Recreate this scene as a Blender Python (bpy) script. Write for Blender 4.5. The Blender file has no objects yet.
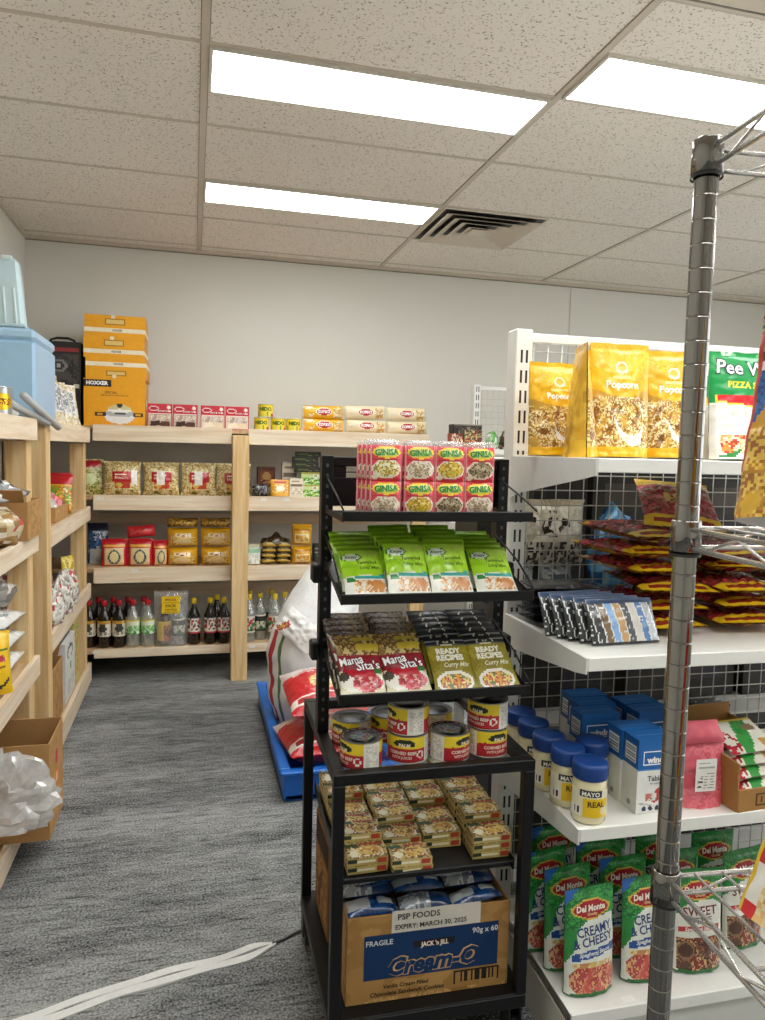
import bpy, math, random
from math import sin, cos, pi, radians as rad, sqrt
from mathutils import Vector, Matrix, Euler, noise
random.seed(7)
SC = bpy.context.scene
COL = SC.collection
# ------------------------------------------------------------------ colours
_hc = {}
def hx(s):
    if not isinstance(s, str): return s
    r = _hc.get(s)
    if r is None:
        t = s.lstrip('#'); v = [int(t[i:i+2], 16)/255 for i in (0, 2, 4)]
        r = tuple(c/12.92 if c <= .04045 else ((c+.055)/1.055)**2.4 for c in v) + (1.0,)
        _hc[s] = r
    return r
# ------------------------------------------------------------------ materials
def new_mat(n):
    m = bpy.data.materials.new(n); m.use_nodes = True
    nt = m.node_tree; b = nt.nodes['Principled BSDF']
    return m, nt, b
def N(nt, t, **k):
    n = nt.nodes.new(t)
    for a, v in k.items():
        if a in n.inputs: n.inputs[a].default_value = v
        else: setattr(n, a, v)
    return n
def printed(name, rough=.5, metal=0., coat=0., spec=.5, var=.10, scale=40, bump=0., bscale=60):
    """colour comes from the printed pattern of the surface, broken up by a fine procedural variation"""
    m, nt, b = new_mat(name); L = nt.links.new
    at = N(nt, 'ShaderNodeAttribute', attribute_name='Col')
    tc = N(nt, 'ShaderNodeTexCoord'); nz = N(nt, 'ShaderNodeTexNoise', Scale=scale, Detail=3.0)
    L(tc.outputs['Object'], nz.inputs['Vector'])
    mr = N(nt, 'ShaderNodeMapRange'); mr.inputs[3].default_value = 1-var; mr.inputs[4].default_value = 1+var
    L(nz.outputs['Fac'], mr.inputs[0])
    mx = N(nt, 'ShaderNodeVectorMath', operation='MULTIPLY')
    L(at.outputs['Color'], mx.inputs[0]); L(mr.outputs[0], mx.inputs[1]); L(mx.outputs[0], b.inputs['Base Color'])
    b.inputs['Roughness'].default_value = rough; b.inputs['Metallic'].default_value = metal
    b.inputs['Coat Weight'].default_value = coat; b.inputs['Coat Roughness'].default_value = .15
    b.inputs['Specular IOR Level'].default_value = spec
    if bump:
        n2 = N(nt, 'ShaderNodeTexNoise', Scale=bscale, Detail=4.0); L(tc.outputs['Object'], n2.inputs['Vector'])
        bp = N(nt, 'ShaderNodeBump', Strength=bump, Distance=.004); L(n2.outputs['Fac'], bp.inputs['Height']); L(bp.outputs[0], b.inputs['Normal'])
    return m
MT = {}
MT['paper'] = printed('printed_card', .5)
MT['film'] = printed('printed_film', .30, coat=.35, bump=.35, bscale=45)
MT['crinkle'] = printed('crinkled_film', .22, coat=.6, bump=.9, bscale=38, var=.2)
MT['kraft'] = printed('corrugated_card', .75, var=.16, scale=14, spec=.25)
MT['plastic'] = printed('moulded_plastic', .35, var=.05)
MT['powder'] = printed('powder_coated_metal', .38, var=.04)
MT['metal'] = printed('bare_metal', .3, metal=.85, var=.05)
MT['gloss'] = printed('glossy_liquid_bottle', .08, coat=.5, var=.03)
MT['chrome'] = printed('chrome_plate', .1, metal=1., var=.03)
MT['rod'] = printed('chrome_wire', .26, metal=.75, var=.03)
MT['blackmetal'] = printed('black_powder_coat', .42, spec=.3, var=.06)
MT['woven'] = printed('woven_sack', .55, var=.10, scale=90, bump=.6, bscale=30)
def clear(name, tint, gl=.18, rough=.1, opac=0., ocol=(1, 1, 1, 1), bump=0.):
    m, nt, b = new_mat(name); L = nt.links.new; nt.nodes.remove(b)
    out = nt.nodes['Material Output']
    tr = N(nt, 'ShaderNodeBsdfTransparent', Color=tint); gs = N(nt, 'ShaderNodeBsdfGlossy', Color=(1, 1, 1, 1), Roughness=rough)
    df = N(nt, 'ShaderNodeBsdfDiffuse', Color=ocol)
    a = N(nt, 'ShaderNodeMixShader'); c = N(nt, 'ShaderNodeMixShader')
    tc = N(nt, 'ShaderNodeTexCoord'); nz = N(nt, 'ShaderNodeTexNoise', Scale=30., Detail=4.)
    L(tc.outputs['Object'], nz.inputs['Vector'])
    mr = N(nt, 'ShaderNodeMapRange'); mr.inputs[3].default_value = max(0, opac-.25*(opac > 0)); mr.inputs[4].default_value = opac+.2*(opac > 0)
    L(nz.outputs['Fac'], mr.inputs[0])
    L(mr.outputs[0], a.inputs[0]); L(tr.outputs[0], a.inputs[1]); L(df.outputs[0], a.inputs[2])
    c.inputs[0].default_value = gl; L(a.outputs[0], c.inputs[1]); L(gs.outputs[0], c.inputs[2]); L(c.outputs[0], out.inputs[0])
    if bump:
        bp = N(nt, 'ShaderNodeBump', Strength=bump, Distance=.006); L(nz.outputs['Fac'], bp.inputs['Height']); L(bp.outputs[0], gs.inputs['Normal'])
    return m
MT['glass'] = clear('clear_glass', (.88, .92, .92, 1), .14, .03)
MT['bottle'] = clear('clear_bottle_plastic', (.86, .89, .87, 1), .14, .08, .22, (.80, .82, .80, 1))
MT['wrap'] = clear('clear_wrap', (.97, .97, .97, 1), .12, .14, .09, (.9, .9, .9, 1), bump=1.)
MT['bagfilm'] = clear('clear_plastic_bag', (.96, .96, .96, 1), .20, .16, .5, (.93, .94, .94, 1), bump=1.)

def wood(name, sc, c0, c1):
    m, nt, b = new_mat(name); L = nt.links.new
    tc = N(nt, 'ShaderNodeTexCoord'); mp = N(nt, 'ShaderNodeMapping'); mp.inputs['Scale'].default_value = sc
    L(tc.outputs['Object'], mp.inputs[0])
    n1 = N(nt, 'ShaderNodeTexNoise', Scale=5., Detail=6., Distortion=.6); L(mp.outputs[0], n1.inputs['Vector'])
    cr = N(nt, 'ShaderNodeValToRGB'); cr.color_ramp.elements[0].color = hx(c0); cr.color_ramp.elements[1].color = hx(c1)
    cr.color_ramp.elements[0].position = .34; cr.color_ramp.elements[1].position = .62
    L(n1.outputs['Fac'], cr.inputs[0])
    vo = N(nt, 'ShaderNodeTexVoronoi', Scale=3.2); L(tc.outputs['Object'], vo.inputs['Vector'])
    kr = N(nt, 'ShaderNodeMapRange'); kr.inputs[1].default_value = .03; kr.inputs[2].default_value = .07; kr.inputs[3].default_value = .75; kr.inputs[4].default_value = 0.
    L(vo.outputs['Distance'], kr.inputs[0])
    mx = N(nt, 'ShaderNodeMix', data_type='RGBA'); L(kr.outputs[0], mx.inputs[0]); L(cr.outputs[0], mx.inputs[6]); mx.inputs[7].default_value = hx('#8a5a30')
    L(mx.outputs[2], b.inputs['Base Color']); b.inputs['Roughness'].default_value = .6
    return m
RAILC = ('#dcc4a4', '#ecdcc4'); POSTC = ('#d2ab72', '#e6c896'); DECKC = ('#b8946a', '#d4b68c')
MT['rail_x'] = wood('pale_pine_lengthwise', (.5, 8, 8), *RAILC)
MT['rail_y'] = wood('pale_pine_depthwise', (8, .5, 8), *RAILC)
MT['post'] = wood('pine_stud', (8, 8, .5), *POSTC)
MT['deck'] = wood('pine_board', (6, .6, 6), *DECKC)

def carpet():
    m, nt, b = new_mat('grey_streaked_carpet'); L = nt.links.new
    tc = N(nt, 'ShaderNodeTexCoord')
    mp = N(nt, 'ShaderNodeMapping'); mp.inputs['Scale'].default_value = (4.0, 17, 1); mp.inputs['Rotation'].default_value = (0, 0, -.10)
    L(tc.outputs['Object'], mp.inputs[0])
    n1 = N(nt, 'ShaderNodeTexNoise', Scale=2.2, Detail=7., Roughness=.62); L(mp.outputs[0], n1.inputs['Vector'])
    m2 = N(nt, 'ShaderNodeMapping'); m2.inputs['Scale'].default_value = (.8, 3.2, 1); m2.inputs['Rotation'].default_value = (0, 0, -.10); L(tc.outputs['Object'], m2.inputs[0])
    n2 = N(nt, 'ShaderNodeTexNoise', Scale=1.3, Detail=3.); L(m2.outputs[0], n2.inputs['Vector'])
    n3 = N(nt, 'ShaderNodeTexNoise', Scale=150., Detail=3.); L(tc.outputs['Object'], n3.inputs['Vector'])
    def mad(a, k, c):
        n = N(nt, 'ShaderNodeMath', operation='MULTIPLY_ADD'); L(a, n.inputs[0]); n.inputs[1].default_value = k
        if isinstance(c, float): n.inputs[2].default_value = c
        else: L(c, n.inputs[2])
        return n.outputs[0]
    v = mad(n3.outputs['Fac'], 1.1, mad(n2.outputs['Fac'], .7, mad(n1.outputs['Fac'], .55, -.68)))
    cr = N(nt, 'ShaderNodeValToRGB'); e = cr.color_ramp.elements
    e[0].position = .20; e[0].color = hx('#2f3032'); e[1].position = .72; e[1].color = hx('#b0b2b0')
    x = e.new(.40); x.color = hx('#707274')
    L(v, cr.inputs[0])
    m4 = N(nt, 'ShaderNodeMapping'); m4.inputs['Scale'].default_value = (7, 62, 1); m4.inputs['Rotation'].default_value = (0, 0, -.10); L(tc.outputs['Object'], m4.inputs[0])
    n4 = N(nt, 'ShaderNodeTexNoise', Scale=1.6, Detail=3.); L(m4.outputs[0], n4.inputs['Vector'])
    m5 = N(nt, 'ShaderNodeMapRange'); m5.inputs[1].default_value = .30; m5.inputs[2].default_value = .44; m5.inputs[3].default_value = .38; m5.inputs[4].default_value = 1.; L(n4.outputs['Fac'], m5.inputs[0])
    mv = N(nt, 'ShaderNodeVectorMath', operation='MULTIPLY'); L(cr.outputs[0], mv.inputs[0]); L(m5.outputs[0], mv.inputs[1]); L(mv.outputs[0], b.inputs['Base Color'])
    b.inputs['Roughness'].default_value = .95; b.inputs['Specular IOR Level'].default_value = .1
    bp = N(nt, 'ShaderNodeBump', Strength=.5, Distance=.004); L(n3.outputs['Fac'], bp.inputs['Height']); L(bp.outputs[0], b.inputs['Normal'])
    return m
def ceiling_mat():
    m, nt, b = new_mat('fissured_ceiling_tile'); L = nt.links.new
    tc = N(nt, 'ShaderNodeTexCoord')
    n1 = N(nt, 'ShaderNodeTexNoise', Scale=135., Detail=1.5); L(tc.outputs['Object'], n1.inputs['Vector'])
    cr = N(nt, 'ShaderNodeValToRGB'); e = cr.color_ramp.elements
    e[0].position = .29; e[0].color = hx('#989082'); e[1].position = .40; e[1].color = hx('#f3ebe0')
    L(n1.outputs['Fac'], cr.inputs[0])
    n2 = N(nt, 'ShaderNodeTexNoise', Scale=.9, Detail=2.); L(tc.outputs['Object'], n2.inputs['Vector'])
    mr = N(nt, 'ShaderNodeMapRange'); mr.inputs[3].default_value = .92; mr.inputs[4].default_value = 1.04; L(n2.outputs['Fac'], mr.inputs[0])
    mx = N(nt, 'ShaderNodeVectorMath', operation='MULTIPLY'); L(cr.outputs[0], mx.inputs[0]); L(mr.outputs[0], mx.inputs[1]); L(mx.outputs[0], b.inputs['Base Color'])
    b.inputs['Roughness'].default_value = .9; b.inputs['Specular IOR Level'].default_value = .15
    return m
def paint_mat(name, col):
    m, nt, b = new_mat(name); L = nt.links.new
    tc = N(nt, 'ShaderNodeTexCoord'); n1 = N(nt, 'ShaderNodeTexNoise', Scale=1.2, Detail=4.); L(tc.outputs['Object'], n1.inputs['Vector'])
    c = hx(col); cr = N(nt, 'ShaderNodeValToRGB'); cr.color_ramp.elements[0].color = tuple(x*.95 for x in c[:3])+(1,); cr.color_ramp.elements[1].color = c
    L(n1.outputs['Fac'], cr.inputs[0]); L(cr.outputs[0], b.inputs['Base Color']); b.inputs['Roughness'].default_value = .6
    n3 = N(nt, 'ShaderNodeTexNoise', Scale=220.); L(tc.outputs['Object'], n3.inputs['Vector'])
    bp = N(nt, 'ShaderNodeBump', Strength=.12, Distance=.002); L(n3.outputs['Fac'], bp.inputs['Height']); L(bp.outputs[0], b.inputs['Normal'])
    return m
MT['carpet'] = carpet(); MT['ceil'] = ceiling_mat(); MT['wall'] = paint_mat('eggshell_wall_paint', '#dedcd3')
def emit(name, col, st):
    m, nt, b = new_mat(name); b.inputs['Base Color'].default_value = (.9, .9, .9, 1)
    b.inputs['Emission Color'].default_value = col; b.inputs['Emission Strength'].default_value = st
    return m
MT['lamp'] = emit('lit_diffuser', (.985, 1., .985, 1), 12.5)

# ------------------------------------------------------------------ mesh builder
class B:
    def __init__(s): s.v = []; s.f = []; s.c = []; s.m = []; s.sm = []; s.mats = []
    def mi(s, m):
        if m not in s.mats: s.mats.append(m)
        return s.mats.index(m)
    def add(s, vs, fs, col, mat='paper', smooth=False, xf=None):
        o = len(s.v)
        if xf is not None: vs = [xf @ Vector(p) for p in vs]
        s.v += [tuple(p) for p in vs]; k = s.mi(mat)
        if isinstance(col, list) and col and len(col) < len(fs): col = col[0]
        one = isinstance(col, (str, tuple))
        for i, f in enumerate(fs):
            s.f.append(tuple(o+j for j in f)); s.c.append(hx(col if one else col[i])); s.m.append(k); s.sm.append(smooth)
        return s
    def box(s, x0, y0, z0, x1, y1, z1, col='#808080', mat='paper', ch=.0015, xf=None):
        ch = min(ch, abs(x1-x0)*.3, abs(y1-y0)*.3, abs(z1-z0)*.3)
        vs = []; idx = {}
        lo = (x0, y0, z0); hi = (x1, y1, z1)
        for sx in (0, 1):
            for sy in (0, 1):
                for sz in (0, 1):
                    sg = (sx, sy, sz)
                    for a in range(3):
                        p = []
                        for b in range(3):
                            q = hi[b] if sg[b] else lo[b]
                            if b != a: q += (-ch if sg[b] else ch)
                            p.append(q)
                        idx[(sx, sy, sz, a)] = len(vs); vs.append(p)
        fs = []
        def fc(l):  # orient outward
            c = [(x0+x1)/2, (y0+y1)/2, (z0+z1)/2]
            P = [Vector(vs[i]) for i in l]; n = (P[1]-P[0]).cross(P[2]-P[0]); g = sum(P, Vector())/len(P)-Vector(c)
            fs.append(l if n.dot(g) > 0 else l[::-1])
        I = lambda sg, a: idx[(sg[0], sg[1], sg[2], a)]
        for a in range(3):
            b, c = [(1, 2), (0, 2), (0, 1)][a]
            for t in (0, 1):
                q = []
                for (u, w) in ((0, 0), (1, 0), (1, 1), (0, 1)):
                    sg = [0, 0, 0]; sg[a] = t; sg[b] = u; sg[c] = w; q.append(I(sg, a))
                fc(q)
            for u in (0, 1):
                for w in (0, 1):
                    s0 = [0, 0, 0]; s1 = [0, 0, 0]; s0[a] = 0; s1[a] = 1; s0[b] = s1[b] = u; s0[c] = s1[c] = w
                    fc([I(s0, b), I(s1, b), I(s1, c), I(s0, c)])
        for sx in (0, 1):
            for sy in (0, 1):
                for sz in (0, 1): fc([I((sx, sy, sz), 0), I((sx, sy, sz), 1), I((sx, sy, sz), 2)])
        return s.add(vs, fs, col, mat, False, xf)
    def grid(s, fn, nu, nv, paint, mat='paper', smooth=True):
        if isinstance(paint, list): cl = paint; paint = lambda u, v: pick(cl, nz(u, v, 4, 1))
        vs = [fn(i/nu, j/nv) for j in range(nv+1) for i in range(nu+1)]
        fs = []; cs = []
        for j in range(nv):
            for i in range(nu):
                a = j*(nu+1)+i; fs.append((a, a+1, a+nu+2, a+nu+1))
                cs.append(paint((i+.5)/nu, (j+.5)/nv) if callable(paint) else paint)
        return s.add(vs, fs, cs, mat, smooth)
    def tube(s, pts, r, col='#888888', mat='metal', n=8, closed=False):
        pts = [Vector(p) for p in pts]; vs = []; fs = []; K = len(pts)
        up = Vector((0, 0, 1)); prev = None
        for i, p in enumerate(pts):
            if closed: d = pts[(i+1) % K]-pts[i-1]
            else: d = pts[min(i+1, K-1)]-pts[max(i-1, 0)]
            d.normalize()
            if prev is None:
                a = d.cross(up if abs(d.z) < .9 else Vector((1, 0, 0))).normalized()
            else: a = (prev-d*prev.dot(d)).normalized()
            prev = a; b = d.cross(a); rr = r[i] if isinstance(r, list) else r
            for k in range(n):
                t = 2*pi*k/n; vs.append(p+(a*cos(t)+b*sin(t))*rr)
        R = K if closed else K-1
        for i in range(R):
            for k in range(n):
                a = i*n+k; b2 = i*n+(k+1) % n; c = ((i+1) % K)*n+(k+1) % n; d2 = ((i+1) % K)*n+k
                fs.append((a, b2, c, d2))
        if not closed: fs += [tuple(range(n))[::-1], tuple((K-1)*n+k for k in range(n))]
        return s.add(vs, fs, col, mat, True)
    def lathe(s, prof, n=24, col='#888888', mat='plastic', smooth=True, at=(0, 0, 0), cap=True):
        """prof: [(r,z)] bottom to top; col: one colour, or a function (angle 0..1, z)"""
        vs = []; fs = []; cs = []
        for r, z in prof:
            for k in range(n):
                t = 2*pi*k/n-pi/2; vs.append((at[0]+r*cos(t), at[1]+r*sin(t), at[2]+z))
        for i in range(len(prof)-1):
            for k in range(n):
                fs.append((i*n+k, i*n+(k+1) % n, (i+1)*n+(k+1) % n, (i+1)*n+k))
                cs.append(col((k+.5)/n, (prof[i][1]+prof[i+1][1])/2) if callable(col) else col)
        if cap:
            fs.append(tuple(range(n))[::-1]); cs.append(cs[0]); fs.append(tuple((len(prof)-1)*n+k for k in range(n))); cs.append(cs[-1])
        return s.add(vs, fs, cs, mat, smooth)
    def mesh(s, name):
        me = bpy.data.meshes.new(name); me.from_pydata(s.v, [], s.f)
        for m in s.mats: me.materials.append(MT[m])
        me.polygons.foreach_set('material_index', s.m); me.polygons.foreach_set('use_smooth', s.sm)
        at = me.color_attributes.new('Col', 'FLOAT_COLOR', 'CORNER'); buf = []
        for f, c in zip(s.f, s.c): buf += list(c)*len(f)
        at.data.foreach_set('color', buf); me.update(); return me

# ------------------------------------------------------------------ painting on a unit square
def nz(u, v, sc, seed):
    sx, sy = sc if isinstance(sc, tuple) else (sc, sc)
    return noise.noise(Vector((u*sx, v*sy, seed*7.31)))
def hs(u, v): return (math.sin(u*912.37+v*371.91)*43758.5453) % 1
def pick(cols, t): return cols[max(0, min(len(cols)-1, int((t*.9+.5)*len(cols))))]
def art(base, *L):
    def p(u, v):
        c = base if not isinstance(base, list) else pick(base, nz(u, v, 5, 1))
        for l in L:
            k = l[0]
            if k == 'r':
                if l[1] <= u <= l[3] and l[2] <= v <= l[4]: c = l[5]
            elif k == 'e':
                if ((u-l[1])/l[3])**2+((v-l[2])/l[4])**2 <= 1: c = l[5]
            elif k == 'n':
                if l[1] <= u <= l[3] and l[2] <= v <= l[4]: c = pick(l[5], nz(u, v, l[6], l[7])+(hs(u, v)-.5)*.5)
            elif k == 'en':
                if ((u-l[1])/l[3])**2+((v-l[2])/l[4])**2 <= 1: c = pick(l[5], nz(u, v, l[6], l[7])+(hs(u, v)-.5)*.55)
            elif k == 'p':
                P = l[1]; ins = False; j = len(P)-1
                for i in range(len(P)):
                    if (P[i][1] > v) != (P[j][1] > v) and u < (P[j][0]-P[i][0])*(v-P[i][1])/(P[j][1]-P[i][1])+P[i][0]: ins = not ins
                    j = i
                if ins: c = l[2]
            elif k == 'f':
                r = l[1](u, v)
                if r: c = r
        return c
    return p
_tc = {}
def glyphs(s, bold=0., shear=0.):
    k = (s, bold, shear)
    if k in _tc: return _tc[k]
    cu = bpy.data.curves.new('lettering', 'FONT'); cu.body = s; cu.offset = bold; cu.shear = shear; cu.resolution_u = 2
    ob = bpy.data.objects.new('lettering', cu); me = bpy.data.meshes.new_from_object(ob)
    V = [(p.co.x, p.co.y) for p in me.vertices]; F = [tuple(q.vertices) for q in me.polygons]
    bpy.data.objects.remove(ob); bpy.data.meshes.remove(me); bpy.data.curves.remove(cu)
    xs = [p[0] for p in V] or [0]; x0, x1 = min(xs), max(xs)
    F2 = []
    for f in F:
        a = 0
        for i in range(len(f)):
            p, q = V[f[i]], V[f[(i+1) % len(f)]]; a += p[0]*q[1]-q[0]*p[1]
        F2.append(f if a > 0 else f[::-1])
    _tc[k] = (V, F2, x0, x1); return _tc[k]
def text(b, s, fn, W, H, uc, vc, th, col, wmax=None, bold=.02, shear=0., out=None, outw=.06, rot=0., eps=.0008, mat=None, arc=0.):
    """letters th high (share of H) centred on (uc,vc) of the surface fn(u,v) that is W x H metres"""
    mat = mat or (b.mats[0] if b.mats else 'paper')
    def lay(bold, col, e):
        V, F, x0, x1 = glyphs(s, bold, shear)
        if not V: return
        k = th*H/.70; wx = (x1-x0)*k; sq = 1.
        if wmax and wx > wmax*W: sq = wmax*W/wx
        vs = []
        for x, y in V:
            px = (x-(x0+x1)/2)*k*sq; py = (y-.35)*k
            py -= arc*(px/(.5*W))**2*H if arc else 0
            qx = px*cos(rot)-py*sin(rot); qy = px*sin(rot)+py*cos(rot)
            u = uc+qx/W; v = vc+qy/H
            p = Vector(fn(u, v)); du = Vector(fn(u+.01, v))-p; dv = Vector(fn(u, v+.01))-p; n = du.cross(dv)
            if n.length > 0: n.normalize()
            vs.append(p+n*e)
        b.add(vs, F, col, mat)
    if out: lay(outw, out, eps)
    lay(bold, col, eps*2 if out else eps)

# ------------------------------------------------------------------ objects
def link(name, me, parent=None, loc=None, rot=None):
    o = bpy.data.objects.new(name, me); COL.objects.link(o)
    if parent is not None: o.parent = parent
    if loc is not None: o.location = loc
    if rot is not None: o.rotation_euler = Euler([rad(a) for a in rot])
    return o
def tag(o, label, cat, group=None, kind=None):
    o['label'] = label
    if cat: o['category'] = cat
    if group: o['group'] = group
    if kind: o['kind'] = kind
    return o
def struct(name, b, parent=None, label=None):
    o = link(name, b.mesh(name), parent)
    if parent is None: o['kind'] = 'structure'
    if label: o['label'] = label
    return o
def thing(name, label, cat, loc=(0, 0, 0), rot=(0, 0, 0), group=None):
    o = link(name, None, None, loc, rot); o.empty_display_size = .05
    return tag(o, label, cat, group)
def part(name, b, parent, label=None, loc=None, rot=None):
    o = link(name, b.mesh(name) if isinstance(b, B) else b, parent, loc, rot)
    if label: o['label'] = label
    return o
def low(me, rot):
    m = Euler([rad(a) for a in rot]).to_matrix(); return min((m @ v.co).z for v in me.vertices)
def put(name, proto, label, cat, loc, rot=(0, 0, 0), group=None):
    """proto: a mesh, or a list of (part name, mesh[, part label]); copies share their meshes"""
    if any(rot) or not isinstance(proto, list):
        zl = min(low(q[1], rot) for q in proto) if isinstance(proto, list) else low(proto, rot)
        if zl < 0: loc = (loc[0], loc[1], loc[2]-zl)
    loc = (loc[0], loc[1], loc[2]+.0007)
    if isinstance(proto, list):
        o = thing(name, label, cat, loc, rot, group)
        for q in proto: part(q[0], q[1], o, q[2] if len(q) > 2 else None)
        return o
    return tag(link(name, proto, None, loc, rot), label, cat, group)

# ------------------------------------------------------------------ packaging shapes (front faces -Y, base at z=0)
def bag(w, h, d, front, back='#c8c8c8', seal=(.05, .05), wr=.0025, seed=0, nu=22, nv=30, stand=False, texts=(), mat='film', pinch=.05, flat=.0012, teeth=0.):
    b = B()
    def T(u, v, sgn):
        s = (v-seal[0])/(1-seal[0]-seal[1])
        if stand: prof = 1. if s < 0 else max(0., 1-s)**.6*.95 if s < 1 else 0.
        else: prof = 0. if s <= 0 or s >= 1 else (4*s*(1-s))**.45
        cr = max(0., 1-(2*u-1)**2)**.55
        t = d/2*prof*cr+flat
        t += nz(u*w*60, v*h*60, 1, seed+sgn*3)*wr*(.25+prof*cr)
        return max(t, flat*.6), prof
    def X(u, v, prof):
        x = (u-.5)*w*(1-pinch*prof*(0 if stand else 1))
        return x+nz(v*9, u*2, 1, seed+5)*w*.012
    def F(u, v):
        t, p = T(u, v, 0); return (X(u, v, p), -t, v*h+(nz(u*5, 0, 1, seed)*h*.008 if v > .9 else 0)+(teeth*((int(u*nu*2) % 2)*1.) if v >= .999 else 0))
    def K(u, v):
        t, p = T(1-u, v, 1); return (X(1-u, v, p), t, v*h+(nz((1-u)*5, 0, 1, seed)*h*.008 if v > .9 else 0))
    b.grid(F, nu, nv, front, mat); b.grid(K, max(8, nu//2), max(8, nv//2), back, mat)
    if stand:
        n = nu; vs = []; fs = []
        for i in range(n+1): vs.append(F(i/n, 0)); vs.append(K(1-i/n, 0))
        for i in range(n): fs.append((2*i, 2*i+1, 2*i+3, 2*i+2))
        b.add(vs, fs, back if isinstance(back, str) else '#a0a0a0', mat)
    for t in texts:
        kw = dict(t[5]) if len(t) > 5 else {}
        text(b, t[0], F, w, h, t[1], t[2], t[3], t[4], **kw)
    return b
def carton(w, d, h, front='#c0c0c0', side='#b0b0b0', top='#b8b8b8', back=None, left=None, mat='paper', nu=24, nv=24, texts=(), stexts=(), sn=8):
    """closed box; x -w/2..w/2, y 0..d (front at y=0)"""
    b = B(); f = lambda c, a: (a if callable(c) else 1)
    FR = lambda u, v: ((u-.5)*w, 0, v*h)
    RT = lambda u, v: (w/2, u*d, v*h)
    LT = lambda u, v: (-w/2, (1-u)*d, v*h)
    for fn, c, n, q in ((FR, front, nu, nv), (RT, side, sn, nv), (LT, left or side, sn, nv), (lambda u, v: ((.5-u)*w, d, v*h), back or side, 6, 6),
                        (lambda u, v: ((u-.5)*w, v*d, h), top, nu, sn), (lambda u, v: ((.5-u)*w, v*d, 0), top if isinstance(top, str) else '#b0b0b0', 1, 1)):
        b.grid(fn, f(c, n), f(c, q), c, mat, False)
    for t in texts: text(b, t[0], FR, w, h, t[1], t[2], t[3], t[4], **(dict(t[5]) if len(t) > 5 else {}))
    for t in stexts: text(b, t[0], RT, d, h, t[1], t[2], t[3], t[4], **(dict(t[5]) if len(t) > 5 else {}))
    return b
def open_box(w, d, h, col, inner=None, t=.004, mat='kraft', front=None, nu=40, nv=30, texts=(), side=None):
    """open carton with real wall thickness; same frame as carton()"""
    b = B(); inner = inner or col
    def wall(x0, y0, x1, y1): b.box(x0, y0, 0, x1, y1, h, col, mat, .001)
    wall(-w/2, 0, w/2, t); wall(-w/2, d-t, w/2, d); wall(-w/2, t, -w/2+t, d-t); wall(w/2-t, t, w/2, d-t)
    b.box(-w/2+t, t, 0, w/2-t, d-t, t, inner, mat, .0005)
    FR = lambda u, v: ((u-.5)*w, -.0006, v*h)
    if front: b.grid(lambda u, v: FR(.004+u*.992, .004+v*.992), nu, nv, front, mat, False)
    if side:
        b.grid(lambda u, v: (w/2+.0006, .004+u*(d-.008), .004+v*(h-.008)), 14, 20, side, mat, False)
        b.grid(lambda u, v: (-w/2-.0006, .004+(1-u)*(d-.008), .004+v*(h-.008)), 14, 20, side, mat, False)
    for q in texts: text(b, q[0], FR, w, h, q[1], q[2], q[3], q[4], **(dict(q[5]) if len(q) > 5 else {}))
    return b
def flap(w, l, ang, col, t=.004, mat='kraft'):
    """flap hinged on the x axis, lying along -y, then turned by ang degrees"""
    b = B(); b.box(-w/2, -l, -t/2, w/2, 0, t/2, col, mat, .001, Matrix.Rotation(rad(ang), 4, 'X')); return b
def crumple(rx, ry, rz, cols, seed, mat='crinkle', n=22, m=14, amp=.18, sc=2.2, fsc=6., ridge=False):
    """a loose crumpled bag lying on its base at z=0"""
    b = B()
    def F(u, v):
        a = u*2*pi; t = v*pi
        q = Vector((sin(t)*cos(a), sin(t)*sin(a), -cos(t)))
        k = 1+amp*noise.noise(q*sc+Vector((seed*3.1, seed, 0)))*1.6+amp*.5*noise.noise(q*sc*3+Vector((0, seed*2.3, 1)))
        if ridge:
            k = 1-amp*.5+amp*(1-2.2*abs(noise.noise(q*sc+Vector((seed, 0, seed)))))+amp*.55*(1-2*abs(noise.noise(q*sc*2.3+Vector((0, seed, 2)))))
        z = (q.z*k); z = max(z, -.62)
        return (q.x*k*rx, q.y*k*ry, (z+.62)*rz/1.62)
    b.grid(F, n, m, (lambda u, v: pick(cols, nz(u, v, (fsc, fsc*.8), seed))) if isinstance(cols, list) else cols, mat, not ridge)
    return b
ORD = ['first', 'second', 'third', 'fourth', 'fifth', 'sixth', 'seventh', 'eighth', 'ninth', 'tenth', 'eleventh', 'twelfth']
# ================================================================== room
XL, XR, YF, YB, ZC = -1.01, 5.0, -2.0, 5.06, 2.685
def slab(name, x0, y0, z0, x1, y1, z1, mat):
    return struct(name, B().box(x0, y0, z0, x1, y1, z1, '#808080', mat, .001))
slab('floor', XL-.1, YF-.1, -.1, XR+.1, YB+.1, 0, 'carpet')
slab('ceiling', XL-.1, YF-.1, ZC, XR+.1, YB+.1, ZC+.1, 'ceil')
slab('wall_left', XL-.1, YF, 0, XL, YB, ZC, 'wall');
slab('wall_back', XL-.1, YB, 0, XR+.1, YB+.1, ZC, 'wall'); 
slab('wall_front', XL-.1, YF-.1, 0, XR+.1, YF, ZC, 'wall')
WY0, WY1, WZ0, WZ1 = -1.2, 3.4, .75, 2.45  # added opening in the unseen right wall, lets in extra daylight
struct('wall_right', B().box(XR, YF, 0, XR+.1, WY0, ZC, '#808080', 'wall', .001).box(XR, WY1, 0, XR+.1, YB, ZC, '#808080', 'wall', .001).box(XR, WY0, 0, XR+.1, WY1, WZ0, '#808080', 'wall', .001).box(XR, WY0, WZ1, XR+.1, WY1, ZC, '#808080', 'wall', .001))
wf = B()
for y in (WY0, WY0+1.53, WY0+3.06, WY1-.05): wf.box(XR+.02, y, WZ0, XR+.07, y+.05, WZ1, '#c8c8c4', 'powder', .002)
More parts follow.
